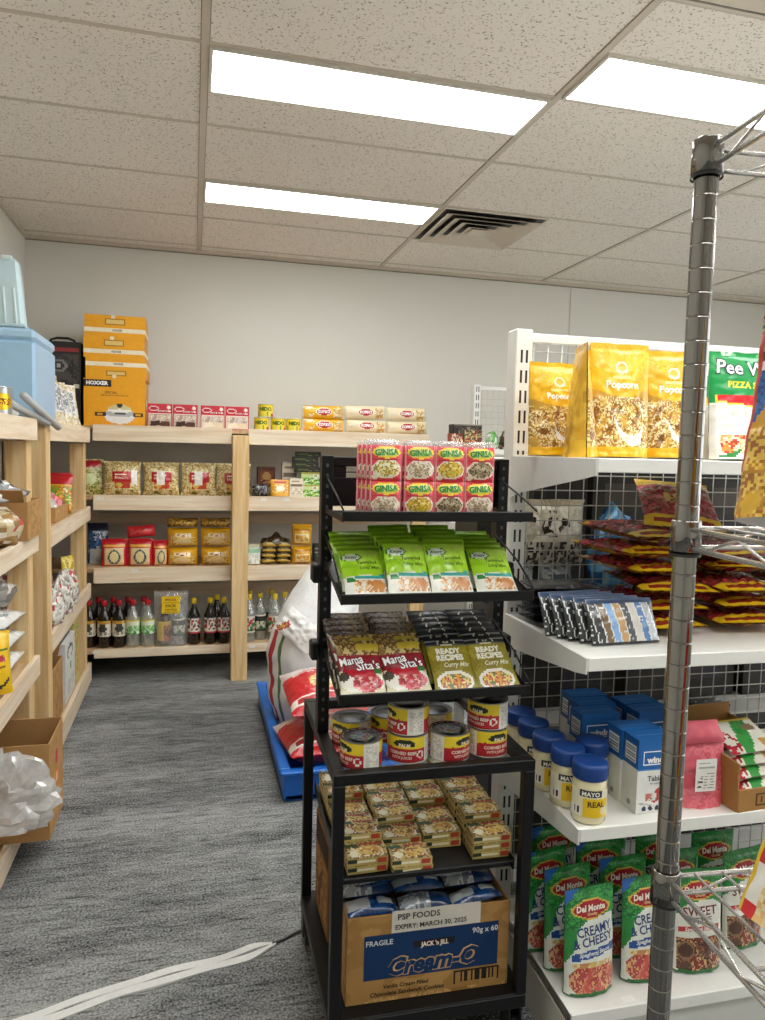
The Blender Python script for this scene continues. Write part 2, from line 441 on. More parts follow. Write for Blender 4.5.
for z in (WZ0, WZ1-.05): wf.box(XR+.021, WY0+.05, z, XR+.069, WY1-.05, z+.05, '#c8c8c4', 'powder', .002)
struct('added_window_1', wf)  # frame of the added, out-of-view window that brightens the room
struct('baseboard_back', B().box(XL, YB-.012, 0, XR, YB, .1, '#3a3b3d', 'plastic'))
struct('baseboard_left', B().box(XL, YF, 0, XL+.012, YB-.012, .1, '#3a3b3d', 'plastic'))
# T-bar grid
GX, GY, TW, TL = .032, 2.4994, .6096, 1.2192
TEE = '#cabfae'; TED = '#8d8474'
g = B()
for i in range(-1, 5):
    x = GX+i*TL
    if XL < x < XR:
        g.box(x-.012, YF, ZC-.004, x+.012, YB, ZC+.001, TEE, 'powder', .0008)
        for s in (-1, 1): g.box(x+s*.0135-.0015, YF, ZC-.0015, x+s*.0135+.0015, YB, ZC+.001, TED, 'powder', .0004)
struct('trim_1', g)
g = B()
for j in range(-8, 5):
    y = GY+j*TW
    if YF < y < YB-.05:
        g.box(XL, y-.009, ZC-.003, XR, y+.009, ZC+.001, TEE, 'powder', .0008)
        g.box(XL, y+.009, ZC-.0015, XR, y+.0115, ZC+.001, TED, 'powder', .0004)
struct('trim_2', g)
struct('trim_3', B().box(XL, YB-.022, ZC-.02, XR, YB, ZC, TEE, 'powder', .001).box(XL, YB-.004, ZC-.026, XR, YB, ZC-.02, TED, 'powder', .001)
       .box(XL, YF, ZC-.02, XL+.020, YB-.022, ZC, TEE, 'powder', .001))
struct('trim_4', B().box(2.71, YB-.003, .1, 2.716, YB, ZC-.03, '#c2bdaf', 'powder', .0005))   # wall panel seam
def ceiling_light(i, y0, label, group=None):
    x0 = GX+i*TL+.014; x1 = GX+(i+1)*TL-.014; y1 = y0+.305
    o = thing('ceiling_light', label, 'ceiling light', ((x0+x1)/2, (y0+y1)/2, ZC-.012), group=group)
    w = (x1-x0)/2; d = (y1-y0)/2
    f = B()
    for a in ((-w, -d, w, -d+.012), (-w, d-.012, w, d), (-w, -d+.012, -w+.012, d-.012), (w-.012, -d+.012, w, d-.012)):
        f.box(a[0], a[1], 0, a[2], a[3], .012, '#d8d2c6', 'powder', .001)
    part('frame', f, o)
    part('diffuser', B().box(-w+.012, -d+.012, .002, w-.012, d-.012, .008, '#ffffff', 'lamp', .001), o, 'white glowing diffuser')
ceiling_light(0, GY+.012, 'long lit ceiling panel at the upper middle, the larger of the two left ones')
ceiling_light(0, GY+2*TW+.012, 'lit ceiling panel nearest the back wall, left of the air vent')
ceiling_light(1, GY-.317, 'lit ceiling panel at the upper right above the chrome post')
for i, y0 in ((0, GY-2*TW+.012), (0, GY-4*TW+.012), (1, GY-2.5*TW+.012), (1, GY-4.5*TW), (3, GY-TW*2), (3, GY+.012), (3, GY-4*TW)):
    ceiling_light(i, y0, 'lit ceiling panel behind the camera, out of the picture', 'ceiling panels out of view')
def air_vent(x, y, label, r0=.272):
    o = thing('air_vent', label, 'air vent', (x, y, ZC-.004))
    W = .592
    fr = B(); h = W/2
    for a in ((-h, -h, h, -h+.010), (-h, h-.010, h, h), (-h, -h+.010, -h+.010, h-.010), (h-.010, -h+.010, h, h-.010)):
        fr.box(a[0], a[1], -.006, a[2], a[3], .002, '#d9cfbf', 'powder', .002)
    part('frame', fr, o)
    part('duct', B().box(-h+.010, -h+.010, -.001, h-.010, h-.010, .002, '#1c1a17', 'powder', .0005), o, 'dark duct opening')
    for k, r in enumerate((r0, r0-.062, r0-.124, r0-.186)):
        c = B(); r2 = r-.053
        for q in range(4):
            a0, a1 = q*pi/2+pi/4, (q+1)*pi/2+pi/4; s = sqrt(2)
            def P(rr, a, z): return (rr*s*cos(a), rr*s*sin(a), z)
            z0, z1 = -.024, -.002
            c.add([P(r, a0, z0), P(r, a1, z0), P(r2, a1, z1), P(r2, a0, z1), P(r, a0, z0+.002), P(r, a1, z0+.002), P(r2, a1, z1+.002), P(r2, a0, z1+.002)],
                  [(3, 2, 1, 0), (4, 5, 6, 7), (0, 1, 5, 4), (2, 3, 7, 6)], '#d6cab8', 'powder')
        part('cone_ring', c, o)
    part('centre_plate', B().box(-.05, -.05, -.022, .05, .05, -.018, '#d6cab8', 'powder', .002), o)
air_vent(GX+TL+.305, GY+2.5*TW, 'square four way air vent in the ceiling beside the far light panel')
air_vent(GX+TL+.305, GY-1.5*TW, 'dark edged air vent cut off at the top right corner', .250)

# ================================================================== wooden shelving
def wood_unit(name, label, loc, posts, rails, decks, extra=()):
    o = thing(name, label, 'shelving unit', loc)
    ox, oy, _ = loc
    for p in posts: part('post', B().box(p[0]-ox, p[1]-oy, 0, p[2]-ox, p[3]-oy, p[4], '#808080', 'post', .002), o)
    for r in rails:
        m = 'rail_x' if abs(r[3]-r[0]) > abs(r[4]-r[1]) else 'rail_y'
        part('front_rail', B().box(r[0]-ox, r[1]-oy, r[2], r[3]-ox, r[4]-oy, r[5], '#808080', m, .0015), o)
    for d in decks: part('shelf_board', B().box(d[0]-ox, d[1]-oy, d[2], d[3]-ox, d[4]-oy, d[5], '#808080', 'deck', .0015), o)
    for e in extra: part('back_rail', B().box(e[0]-ox, e[1]-oy, e[2], e[3]-ox, e[4]-oy, e[5], '#808080', 'rail_x', .0015), o)
    return o
BZ = ((1.432, 1.526), (1.030, 1.118), (.600, .690), (.152, .202))
rl = []; dk = []
for k, (a, b) in enumerate(BZ):
    rl += [(-.56, 4.53, a, .225, 4.55, b), (.325, 4.53, a, 1.47, 4.55, b)]
    dk.append((-1.0, 4.552, b-.03, 1.47, 5.03, b-.006))
wood_unit('wooden_shelf', 'long pale wooden shelving unit along the back wall', (.45, 4.8, 0),
          [(.227, 4.44, .323, 4.529, 1.485), (-.66, 4.552, -.62, 4.60, 1.39), (1.38, 4.552, 1.47, 4.60, 1.39)], rl, dk,
          [(-1.0, 5.035, .9, 1.47, 5.055, .97), (-1.0, 5.035, .42, 1.47, 5.055, .5)])
shelf_root = bpy.data.objects['wooden_shelf']
for x, z in ((-.52, 1.098), (.42, 1.10), (.56, 1.10), (-.33, .672), (-.55, .19), (.36, .186)):
    part('price_tag', B().box(x-.018-.45, 4.5288-4.8, z-.008, x+.018-.45, 4.5302-4.8, z+.008, '#e9e7e2', 'paper', .0003), shelf_root, 'small white price tag')
LZ = ((1.42, 1.503), (.977, 1.055), (.528, .608), (.035, .140))
wood_unit('wooden_shelf', 'pale wooden shelving unit in the left corner, under the blue cooler', (-.8, 3.85, 0),
          [(-.66, 3.195, -.57, 3.285, 1.503), (-.665, 4.40, -.592, 4.49, 1.415), (-1.0, 3.2, -.93, 3.285, 1.415), (-1.0, 4.40, -.93, 4.49, 1.415)],
          [(-.59, 3.287, a, -.57, 4.50, b) for a, b in LZ],
          [(-1.0, 3.287, b-.03, -.592, 4.50 if k else 4.50, b-.008) for k, (a, b) in enumerate(LZ)])
NZ = ((1.42, 1.500), (1.0, 1.068), (.518, .594), (.03, .108))
wood_unit('wooden_shelf', 'nearest pale wooden shelving unit, cut off by the left edge', (-.8, 2.4, 0),
          [(-.665, 2.945, -.592, 3.03, 1.418), (-1.0, 2.945, -.93, 3.03, 1.418), (-.665, 1.75, -.592, 1.83, 1.418), (-1.0, 1.75, -.93, 1.83, 1.418)],
          [(-.59, 1.75, a, -.57, 3.03, b) for a, b in NZ],
          [(-1.0, 1.75, b-.03, -.592, 3.04, b-.008) for a, b in NZ])

# ================================================================== black wheeled rack
RK = '#0a0a0b'
R = thing('display_rack', 'black wheeled metal display rack with sloping trays and a glass topped table', 'display rack', (.295, 1.497, 0), (0, 0, -1))
RW, RD = .468, .50
def rp(n, f, lab=None):
    b = B(); f(b); return part(n, b, R, lab)
for x in (0, RW-.026):
    for y in (0, RD-.026): rp('post', lambda b: b.box(x, y, .148, x+.026, y+.026, .69, RK, 'blackmetal', .002))
def frame(b, z0, z1, t=.028):
    b.box(0, 0, z0, RW, t, z1, RK, 'blackmetal', .002); b.box(0, RD-t, z0, RW, RD, z1, RK, 'blackmetal', .002)
    b.box(0, t, z0, t, RD-t, z1, RK, 'blackmetal', .002); b.box(RW-t, t, z0, RW, RD-t, z1, RK, 'blackmetal', .002)
rp('table_frame', lambda b: frame(b, .690, .716))
rp('glass_top', lambda b: b.box(.028, .028, .6985, RW-.028, RD-.028, .7035, '#ffffff', 'glass', .001), 'clear glass panel')
rp('bottom_frame', lambda b: frame(b, .115, .148))
rp('bottom_shelf', lambda b: b.box(.002, .002, .148, RW-.002, RD-.002, .152, '#101011', 'blackmetal', .001))
def mid(b):
    M_ = Matrix.Translation((0, .035, .448)) @ Matrix.Rotation(rad(4.5), 4, 'X')
    b.box(.030, 0, 0, RW-.030, .42, .003, '#151516', 'blackmetal', .001, M_)
    b.box(.030, -.004, 0, RW-.030, .004, .014, RK, 'blackmetal', .002, M_)
    for x in (.027, RW-.031): b.box(x, 0, -.012, x+.004, .42, .016, RK, 'blackmetal', .001, M_)
rp('middle_shelf', mid)
for x in (.0, RW-.028+.012):
    def up(b):
        b.box(x, .245, .716, x+.028, .285, 1.398, RK, 'blackmetal', .002)
        for k in range(26): b.box(x+.010, .2445, .745+k*.025, x+.016, .2455, .753+k*.025, '#4a4a4c', 'powder', .0003)
    rp('upright', up)
rp('top_bar', lambda b: b.box(.028, .258, 1.372, RW-.016, .268, 1.395, RK, 'blackmetal', .002))
def backplate(b):
    b.box(.028, .262, 1.275, RW-.016, .268, 1.345, RK, 'blackmetal', .001)
    for x in (.028, RW-.05): b.box(x, .262, 1.345, x+.034, .268, 1.372, RK, 'blackmetal', .001)
    b.tube([(.03, .265, 1.358), (RW-.02, .265, 1.358)], .0015, '#1a1a1a', 'powder', 6)
rp('back_plate', backplate)
TRAY = ((1.262, .007, .0), (1.085, .004, .055), (.868, .004, .055))   # z of the lip bottom, y of the lip, rise at the back
for k, (z, y, rise) in enumerate(TRAY):
    def tray(b):
        b.box(.008, y, z, RW-.020-.008*(k==0), y+.006, z+.022, RK, 'blackmetal', .0015)
        b.box(.01, y+.006, z, RW-.020, y+.03, z+.004, RK, 'blackmetal', .001)
        L_ = .245-y-.006; a = math.atan2(rise, L_)
        M_ = Matrix.Translation((0, y+.006, z+.002)) @ Matrix.Rotation(a, 4, 'X')
        b.box(.012, 0, 0, RW-.022, L_/cos(a), .002, RK, 'blackmetal', .0005, M_)
        for x in (.009, RW-.021): b.box(x, 0, -.004, x+.003, L_/cos(a), .008, RK, 'blackmetal', .0005, M_)
    t = rp('tray', tray)
    for x in (.010, RW-.019):
        part('side_wire', B().tube([(x, y+.003, z+.024), (x, .10, z+.052+rise*.4), (x, .243, z+.088+rise*.6)], .0022, '#1c1c1d', 'blackmetal', 6), t)
for x in (-.012, RW+.012):
    for zq in (1.09, .90): rp('hook_plate', lambda b: b.box(x-.008 if x < 0 else x, .235, zq, x+.012 if x < 0 else x+.02, .28, zq+.045, RK, 'blackmetal', .004))
for x in (.02, RW-.02):
    for y in (.03, RD-.01):
        c = B()
        c.tube([(-.011, 0, .042), (.011, 0, .042)], .042, '#0e0e0f', 'plastic', 20)
        c.box(-.017, -.02, .03, -.0125, .02, .112, '#2b2b2d', 'powder').box(.0125, -.02, .03, .017, .02, .112, '#2b2b2d', 'powder').box(-.02, -.022, .108, .02, .022, .1155, '#2b2b2d', 'powder')
        part('caster', c, R, None, (x, y, 0))

# ================================================================== white gondolas
WH = '#e9e8e2'
def gondola(label, loc, rz, W, H, depth, shelves, kick=True, backs=(), UX=-.002):
    G = thing('gondola_shelf', label, 'gondola shelving', loc, (0, 0, rz))
    D = depth
    for x in (UX, W-.066):
        b = B(); b.box(x, D, 0, x+.048, D+.06, H, WH, 'powder', .003)
        z = .20
        while z < H-.04:
            for c in (.014, .029): b.box(x+c, D-.0006, z, x+c+.006, D+.0002, z+.034, '#17181a', 'powder', .0002)
            z += .054
        part('upright', b, G)
    part('top_rail', B().box(UX+.048, D+.012, H-.032, W-.066, D+.03, H-.008, WH, 'powder', .002), G)
    for yy, st, off in ((D+.018, .042, 0.),):
        b = B(); x = UX+.06+off
        while x < W-.07:
            b.tube([(x, yy, .16), (x, yy, H-.03)], .0016, '#c4c3bb', 'powder', 5); x += st
        z = .18+off
        while z < H-.05:
            b.tube([(UX+.048, yy, z), (W-.066, yy, z)], .0016, '#c4c3bb', 'powder', 5); z += st
        part('wire_panel', b, G)
    for z, br in shelves:
        b = B()
        b.box(.0, .004, z-.004, W, D-.005, z-.0005, WH, 'powder', .001)
        b.box(.0, .0, z-.030, W, .006, z+.001, WH, 'powder', .002)
        b.box(.0, D-.008, z-.03, W, D-.004, z+.004, WH, 'powder', .001)
        s = part('shelf', b, G)
        if br:
            for x in (-.004, W):
                q = [(.002, z-.036), (.002, z-.0008), (D, z-.0008), (D, z-br), (D-.05, z-br*.85), (.05, z-.045)]
                vs = [(x, a, c) for a, c in q]+[(x+.004, a, c) for a, c in q]; n = len(q)
                fs = [tuple(range(n)), tuple(range(2*n-1, n-1, -1))]+[(i, i+n, (i+1) % n+n, (i+1) % n) for i in range(n)]
                part('bracket', B().add(vs, fs, '#dfe0dc', 'powder'), s)
    if kick:
        part('kick_plate', B().box(.0, .012, 0, W, .016, .119, '#cfcfc8', 'powder').box(.0, .016, 0, .004, D, .119, '#cfcabd', 'powder').box(W-.004, .016, 0, W, D, .119, '#cfcabd', 'powder'), G)
        for x in (.018, W-.066): part('base_foot', B().box(x, .02, .0, x+.048, D-.001, .10, WH, 'powder', .003), G)
    for z, y1 in backs:
        part('rear_shelf', B().box(.0, D+.065, z-.004, W, y1, z, WH, 'powder', .001).box(0, y1-.006, z-.03, W, y1, z+.001, WH, 'powder'), G)
    return G
GZ = (.152, .588, .974, 1.407)
G1 = gondola('tall white gondola shelf with a wire back at the right, popcorn on top', (.832, 1.40, 0), -1, 1.22, 1.748, .45,
        ((GZ[0], 0), (GZ[1], .10), (GZ[2], .10), (GZ[3], .115)), True, ((1.40, .93), (1.00, .93), (.62, .93), (.15, .93)))
for x in (.155, .50): part('price_tag', B().box(x-.016, .012, GZ[0]-.0008, x+.016, .030, GZ[0]+.0004, '#f1f0ec', 'paper', .0002), G1, 'small white price tag')
gondola('white gondola shelf far behind at the back wall, its end post showing', (1.50, 4.16, 0), 0, 1.52, 1.868, .45,
        ((.152, 0), (.60, .10), (1.02, .10), (1.44, .10)), True, (), .30)

# ================================================================== chrome wire rack
CR = '#e6e5e2'; CH = '#8b8883'; CD = '#8d8d8d'
Wk = thing('wire_rack', 'chrome wire shelving rack close at the right edge with a ringed post', 'wire shelving', (.528, .699, 0), (0, 0, -5))
ring = []
z = .04
while z < 1.735:
    ring += [(.0127, z), (.0127, z+.0012), (.0127, z+.0224), (.0127, z+.0232), (.0121, z+.0236), (.0121, z+.0246), (.0127, z+.0250)]; z += .0254
WX, WY = .76, -.45
SZ = (1.728, 1.323, .921, .35)
for x, y in ((0, 0), (WX, 0), (0, WY), (WX, WY)):
    if (x, y) == (0, WY): continue
    b = B(); b.lathe(ring, 20, CH, 'chrome', True, (x, y, 0)); b.lathe([(.0127, 1.728), (.0127, 1.742), (.011, 1.747), (.004, 1.749)], 20, CH, 'chrome', True, (x, y, 0))
    b.lathe([(.012, .0), (.018, .002), (.018, .02), (.008, .03), (.008, .045)], 14, CD, 'chrome', True, (x, y, 0))
    part('post', b, Wk)
for z in SZ:
    s = B()
    def truss(p0, p1):
        p0 = Vector(p0); p1 = Vector(p1); n = max(2, int((p1-p0).length/.05)); dz = Vector((0, 0, .0105))
        s.tube([p0+dz, p1+dz], .0028, CR, 'rod', 8); s.tube([p0-dz, p1-dz], .0028, CR, 'rod', 8)
        s.tube([p0.lerp(p1, (i+.5)/(n+1)*.98+.01)+(dz if i % 2 else -dz)*.85 for i in range(n+1)], .0018, CR, 'rod', 6)
    truss((.014, 0, z), (WX-.014, 0, z)); truss((.0, -.014, z), (.0, WY, z)); truss((WX, -.014, z), (WX, WY+.014, z)); truss((.0, WY, z), (WX-.014, WY, z))
    shelf = part('wire_shelf', s, Wk)
    w = B(); n = 22
    for i in range(1, n): w.tube([(WX*i/n, -.002, z+.0125), (WX*i/n, WY+.002, z+.0125)], .0017, CR, 'rod', 6)
    part('wire_deck', w, shelf)
    for yy in (-.15, -.30): part('support_wire', B().tube([(.002, yy, z+.008), (WX-.002, yy, z+.008)], .0022, CR, 'rod', 6), shelf)
    for x, y in ((0, 0), (WX, 0), (WX, WY)):
        part('collar', B().lathe([(.0135, -.019), (.0166, -.019), (.0158, .0185), (.0150, .0200), (.0135, .0195)], 22, CH, 'chrome', True, (x, y, z), False).lathe([(.0168, -.020), (.0170, -.0165)], 22, '#222222', 'plastic', True, (x, y, z), False), shelf)
# ================================================================== goods on the back shelf
def jit(a): return random.uniform(-a, a)
# --- orange pot cartons
OR = '#f0a818'; OD = '#d88e10'
def band(y): return ('r', 0, y-.10, 1, y+.10, '#f4e8cc')
def small_carton(flip):
    yb = .72 if flip else .30
    return carton(.335, .30, .122, art(OR, band(yb), ('r', .33, 1-yb-.13, .67, 1-yb+.13, '#b87a14'), ('r', .35, 1-yb-.09, .65, 1-yb+.09, '#e9c878'), ('e', .47, 1-yb+.24 if not flip else .12, .035, .09, '#f4e8cc')),
                  art(OD, band(yb)), '#e6a01c', texts=[('HOXXER', .54, yb, .10, '#3a2a10', {'wmax': .16})], nu=48, nv=20).mesh('carton')
pot = carton(.34, .30, .272, art(OR, ('r', 0, .84, .44, .985, '#241510'), ('e', .58, .22, .25, .17, '#ececea'), ('e', .58, .27, .26, .07, '#b9bcbd'), ('e', .58, .36, .19, .10, '#d9cf9a'), ('e', .58, .33, .21, .035, '#f4f4f2'),
     ('r', .17, .20, .35, .30, '#2c2c2c'), ('r', .80, .20, .96, .30, '#2c2c2c'), ('r', .21, .23, .31, .27, OR), ('r', .84, .23, .92, .27, OR), ('e', .58, .44, .05, .045, '#2c2c2c'), ('r', .50, .24, .68, .29, '#4a4a4a')),
     art(OD, ('e', .5, .5, .2, .12, '#f4e8cc')), '#e6a01c', texts=[('HOXXER', .22, .91, .075, '#ffffff', {'bold': .05, 'wmax': .38}), ('SPECIAL', .44, .715, .05, '#5a3c10', {'bold': .01, 'wmax': .50}), ('DEEP STOCK POT WITH GLASS LID', .50, .655, .025, '#5a3c10', {'wmax': .62})], nu=56, nv=48).mesh('pot_carton')
zz = BZ[0][1]-.006
put('pot_carton', pot, 'big orange carton with a stock pot picture at the bottom of the stack', 'carton', (-.446, 4.60, zz), (0, 0, 0)); zz += .2725
for k, (n, dx, fl) in enumerate((('lowest small orange carton, lying upside down on the big pot carton', .008, True), ('middle small orange carton of the stack by the back wall', -.004, False), ('topmost small orange carton on the stack by the back wall', .002, False))):
    put('orange_carton', small_carton(fl), n, 'carton', (-.445+dx, 4.60+.004*k, zz), (0, 0, jit(1.2)), 'small orange cartons'); zz += .1225
# --- black stove cartons
def stove(h, pic): return carton(.24, .30, h, art('#1d1b1b', ('r', .05, .80, .95, .88, '#8a2a28'), ('n', .06, .12, .94, .76, ['#2a2826', '#3a3532', '#4c4038', '#22201f'], (7, 5), 3), ('e', .5, .50, .2, .14, '#787470'), ('e', .5, .50, .12, .08, '#2a2a2a'), ('e', .5, .5, .05, .035, '#a8a4a0'), ('p', [(.15, .2), (.85, .2), (.75, .36), (.25, .36)], '#454240'), ('r', .82, .03, .95, .14, '#cfcac0')) if pic else art('#161515', ('r', .5, .3, .9, .42, '#b0a8a0'), ('r', .1, .6, .6, .7, '#5a2020')), '#191818', '#151515')
s1 = put('stove_carton', [('body', stove(.20, False).mesh('stove_carton'))], 'lower black carton half hidden behind bags beside the orange stack', 'carton', (-.755, 4.62, BZ[0][1]-.006))
s2 = put('stove_carton', [('body', stove(.275, True).mesh('stove_carton'))], 'upper black carton with a gas stove picture and a carrying handle', 'carton', (-.752, 4.62, BZ[0][1]+.1945))
hb = B().tube([(-.07, .14, .273), (-.065, .14, .30), (-.03, .14, .312), (.03, .14, .312), (.065, .14, .30), (.07, .14, .273)], .007, '#101010', 'plastic'); part('handle', hb, s2, 'black plastic carrying handle')
# --- cake mix cartons
def cake(pic): return carton(.143, .05, .142, art('#c9283c', ('r', .04, .56, .96, .60, '#f0e0d0'), ('e', .26, .80, .2, .10, '#f2e8e4'), ('e', .26, .80, .17, .07, '#b51d30'), ('r', .40, .66, .92, .74, '#f2e8e4'), ('e', .86, .86, .08, .08, '#f4efe8'), ('r', .04, .03, .96, .55, '#b9a69a' if pic else '#e0cfc0'), ('n', .06, .30, .94, .54, ['#c8b8ac', '#e4d8cc', '#b49c8c'], (6, 4), 2),
    ('p', [(.10, .06), (.55, .10), (.48, .30), (.14, .26)], '#3e2218' if pic else '#f3e7cf'), ('p', [(.52, .08), (.90, .06), (.88, .26), (.56, .28)], '#54301f' if pic else '#ead9b8')), '#a81f33', '#c8364a', texts=[('CAKE MIX', .62, .70, .07, '#8f1626', {'wmax': .5})], nu=30, nv=30).mesh('cake_mix_box')
CM = [cake(True), cake(False)]
for k, (x, d, n) in enumerate(((-.194, 0, 'red cake mix box with a dark cake, touching the orange stack'), (-.047, 0, 'red cake mix box with a dark cake, second from the orange stack'), (.115, 1, 'red cake mix box with a pale cake, third from the orange stack'), (.262, 1, 'red cake mix box with a pale cake above the wooden post'))):
    put('cake_mix_box', CM[d], n, 'box', (x, 4.635+jit(.004), BZ[0][1]-.006), (0, 0, jit(2)), 'red cake mix boxes on the top shelf')
# --- small yellow tins
def tin_proto():
    lab = B()
    def pc(a, z):
        t = (z-.004)/.074; 
        if t < .22 and .12 < a < .38: return '#c43a2a'
        if t < .42: return '#e8d64a' if (a*23) % 1 > .2 else '#7aa032'
        return '#f0d428' if t < .92 else '#d8bc20'
    lab.lathe([(.0455, .004+.074*i/12) for i in range(13)], 32, pc, 'paper', True, cap=False)
    C = lambda r: (lambda u, v: (r*sin((u-.5)*2.2), -r*cos((u-.5)*2.2), v*.082))
    text(lab, 'NIDO', C(.0456), .1, .082, .5, .62, .26, '#3d6b1d', {}.get('x'), .06, eps=.0008)
    body = B().lathe([(.044, 0), (.046, .001), (.046, .003), (.0452, .004), (.0452, .079), (.046, .080), (.046, .082), (.043, .083), (.042, .080), (.001, .080)], 32, '#d8d8d4', 'metal')
    return [('can_body', body.mesh('can_body')), ('label', lab.mesh('label'), 'yellow paper label with green lettering')]
TN = tin_proto()
for x, z, n in ((.412, 0, 'left yellow milk tin of the bottom row on the top shelf'), (.515, 0, 'middle yellow milk tin of the bottom row on the top shelf'), (.612, 0, 'right yellow milk tin of the bottom row, beside the yellow packs'), (.437, .0835, 'yellow milk tin standing on top of the others')):
    put('milk_tin', TN, n, 'tin', (x, 4.66, BZ[0][1]-.006+z), (0, 0, jit(8)), 'yellow milk tins')
# --- biscuit packs lying on the top shelf
def biscuit(c, seed): return bag(.27, .085, .07, art(c, ('e', .5, .55, .20, .30, '#f4ead0'), ('e', .5, .55, .17, .24, '#b5242a'), ('n', .72, .1, .94, .9, [c, '#e8d8b0', '#c89c50'], 4, seed), ('n', .05, .1, .25, .9, [c, c, '#e9dcc0'], 4, seed+1), ('r', 0, 0, .03, 1, '#dcd2b8'), ('r', .97, 0, 1, 1, '#dcd2b8')), c, (.02, .02), seed=seed, texts=[('KOPIKO', .5, .55, .20, '#ffffff', {'wmax': .28, 'bold': .04})], nu=30, nv=14, pinch=.0).mesh('biscuit_pack')
YB_, CB_ = biscuit('#eeb41c', 3), biscuit('#ecdcb6', 8)
for x, z, m, n in ((.805, 0, 0, 'lower yellow biscuit pack beside the milk tins'), (.80, .083, 0, 'upper yellow biscuit pack leaning over the milk tins'), (1.085, 0, 1, 'cream biscuit pack in the bottom layer, beside the yellow ones'), (1.36, 0, 1, 'cream biscuit pack in the bottom layer at the end of the wooden shelf'), (1.075, .089, 1, 'cream biscuit pack at the top of the heap'), (1.35, .089, 1, 'flatter cream biscuit pack at the right of the top layer')):
    put('biscuit_pack', (YB_, CB_)[m], n, 'snack pack', (x, 4.67, BZ[0][1]-.004+z), (jit(4), jit(2.), jit(4)), 'biscuit packs on the top shelf')
# --- noodles, shelf two
STR = ['#c9b06c', '#e3d29a', '#b3934c', '#efe3b8', '#d4be7e']
def noodle(seed, glare): return bag(.212, .20, .09, art('#d8c284', ('n', 0, 0, 1, 1, STR, (16, 20), seed), ('r', .22, .40, .80, .68, '#b7232c'), ('r', .30, .18, .72, .40, '#c8452e'), ('r', .30, .56, .66, .62, '#f3e6c4'), ('e', .42, .28, .10, .08, '#e3c25c'), ('r', .40 if glare else .78, .3, .62 if glare else .93, .72, '#f1efe8'), ('n', .3, .05, .8, .16, ['#6d6a30', '#c9b06c', '#e8dcb0'], 6, 4)), '#d2bb7c', (.04, .05), .004, seed, texts=[('PANCIT', .47, .50, .07, '#f3e6c4', {'wmax': .4})], mat='crinkle', nu=26, nv=26).mesh('noodle_pack')
ND = [noodle(1, False), noodle(2, True), noodle(5, True), noodle(6, False)]
for k, (x, n) in enumerate(((-.408, 'noodle pack with a red label, leftmost of the four big ones'), (-.186, 'noodle pack second from the left of the four big ones, glare on its label'), (.033, 'noodle pack just left of the wooden post'), (.243, 'noodle pack half hidden behind the wooden post'))):
    put('noodle_pack', ND[k], n, 'noodle pack', (x, 4.64+jit(.006), BZ[1][1]-.005), (-4+jit(2), 0, jit(3)), 'big noodle packs on the back shelf')
gp = bag(.17, .21, .07, art('#b9a860', ('n', 0, 0, 1, 1, ['#8f9a4a', '#c3b472', '#6d7d34', '#d9cd96'], 6, 3), ('r', .1, .78, .9, .95, '#b52a30'), ('e', .5, .45, .3, .16, '#cfd8a4')), '#8f9a4a', seed=4, mat='crinkle').mesh('snack_bag')
put('snack_bag', gp, 'greenish snack bag with a red top, left of the big noodle packs', 'snack bag', (-.60, 4.66, BZ[1][1]-.006), (-3, 0, 8))
br = carton(.11, .06, .13, art('#6d3c22', ('r', .1, .25, .9, .8, '#8a4a24'), ('e', .5, .55, .25, .2, '#c89a5a'), ('n', .2, .2, .8, .4, ['#a8642c', '#d9a860', '#5a2c18'], 5, 2)), '#4e2a18', '#5a3420', nu=16, nv=16).mesh('tea_box')
put('tea_box', br, 'brown box with a round picture at the back of the second shelf', 'box', (.46, 4.78, BZ[1][1]-.006+.05), (0, 0, 4))
bs = bag(.10, .075, .035, art('#1f2022', ('n', 0, 0, 1, 1, ['#1a1b1d', '#2c2e30', '#74767a', '#1a1b1d'], (14, 4), 2)), '#1c1c1e', seed=2, mat='crinkle', nu=16, nv=12).mesh('coffee_sachet_pack')
put('coffee_sachet_pack', bs, 'black sachet pack standing right of the wooden post on the second shelf', 'sachet pack', (.405, 4.62, BZ[1][1]-.006), (-6, 0, 3))
ob = bag(.118, .105, .06, art('#e3a52a', ('n', .1, .2, .9, .7, ['#e9b440', '#c98a1c', '#f3d98a'], 5, 2), ('r', .2, .78, .8, .9, '#c23a24'), ('e', .5, .45, .25, .15, '#f6edd2')), '#d89a24', seed=3, stand=True).mesh('snack_pouch')
put('snack_pouch', ob, 'small orange pouch with a red top on the second shelf right of the post', 'pouch', (.53, 4.63, BZ[1][1]-.006), (-4, 0, 0))
wt = art('#e6ddca', ('r', .1, .55, .9, .68, '#7c6a55'), ('n', .1, .1, .9, .5, ['#e6ddca', '#cdbfa8', '#f1ebdc'], 6, 1), ('r', .15, .8, .7, .86, '#9a8468'))
put('flour_box', carton(.085, .05, .115, wt, '#d2c7b0', '#efe8d8', nu=14, nv=16).mesh('flour_box'), 'small white box between the orange pouch and the green cartons', 'box', (.632, 4.62, BZ[1][1]-.006), (0, 0, -3))
put('flour_box', carton(.098, .05, .215, wt, '#c8bca4', '#e0d6c2', nu=14, nv=16).mesh('flour_box'), 'taller white box standing behind the small white box', 'box', (.60, 4.70, BZ[1][1]-.006), (0, 0, 2))
gc = carton(.15, .06, .077, art('#c9dc9a', ('n', 0, 0, 1, .6, ['#3f8a34', '#9fcf4c', '#e3ecc8', '#5aa83c'], 5, 4), ('e', .6, .72, .12, .2, '#f3eeda'), ('r', .02, .85, .98, .98, '#b4b04a')), '#7aa848', '#c9d69a', nu=18, nv=14, texts=[('45', .6, .72, .2, '#5a4a1c', {})]).mesh('tea_carton')
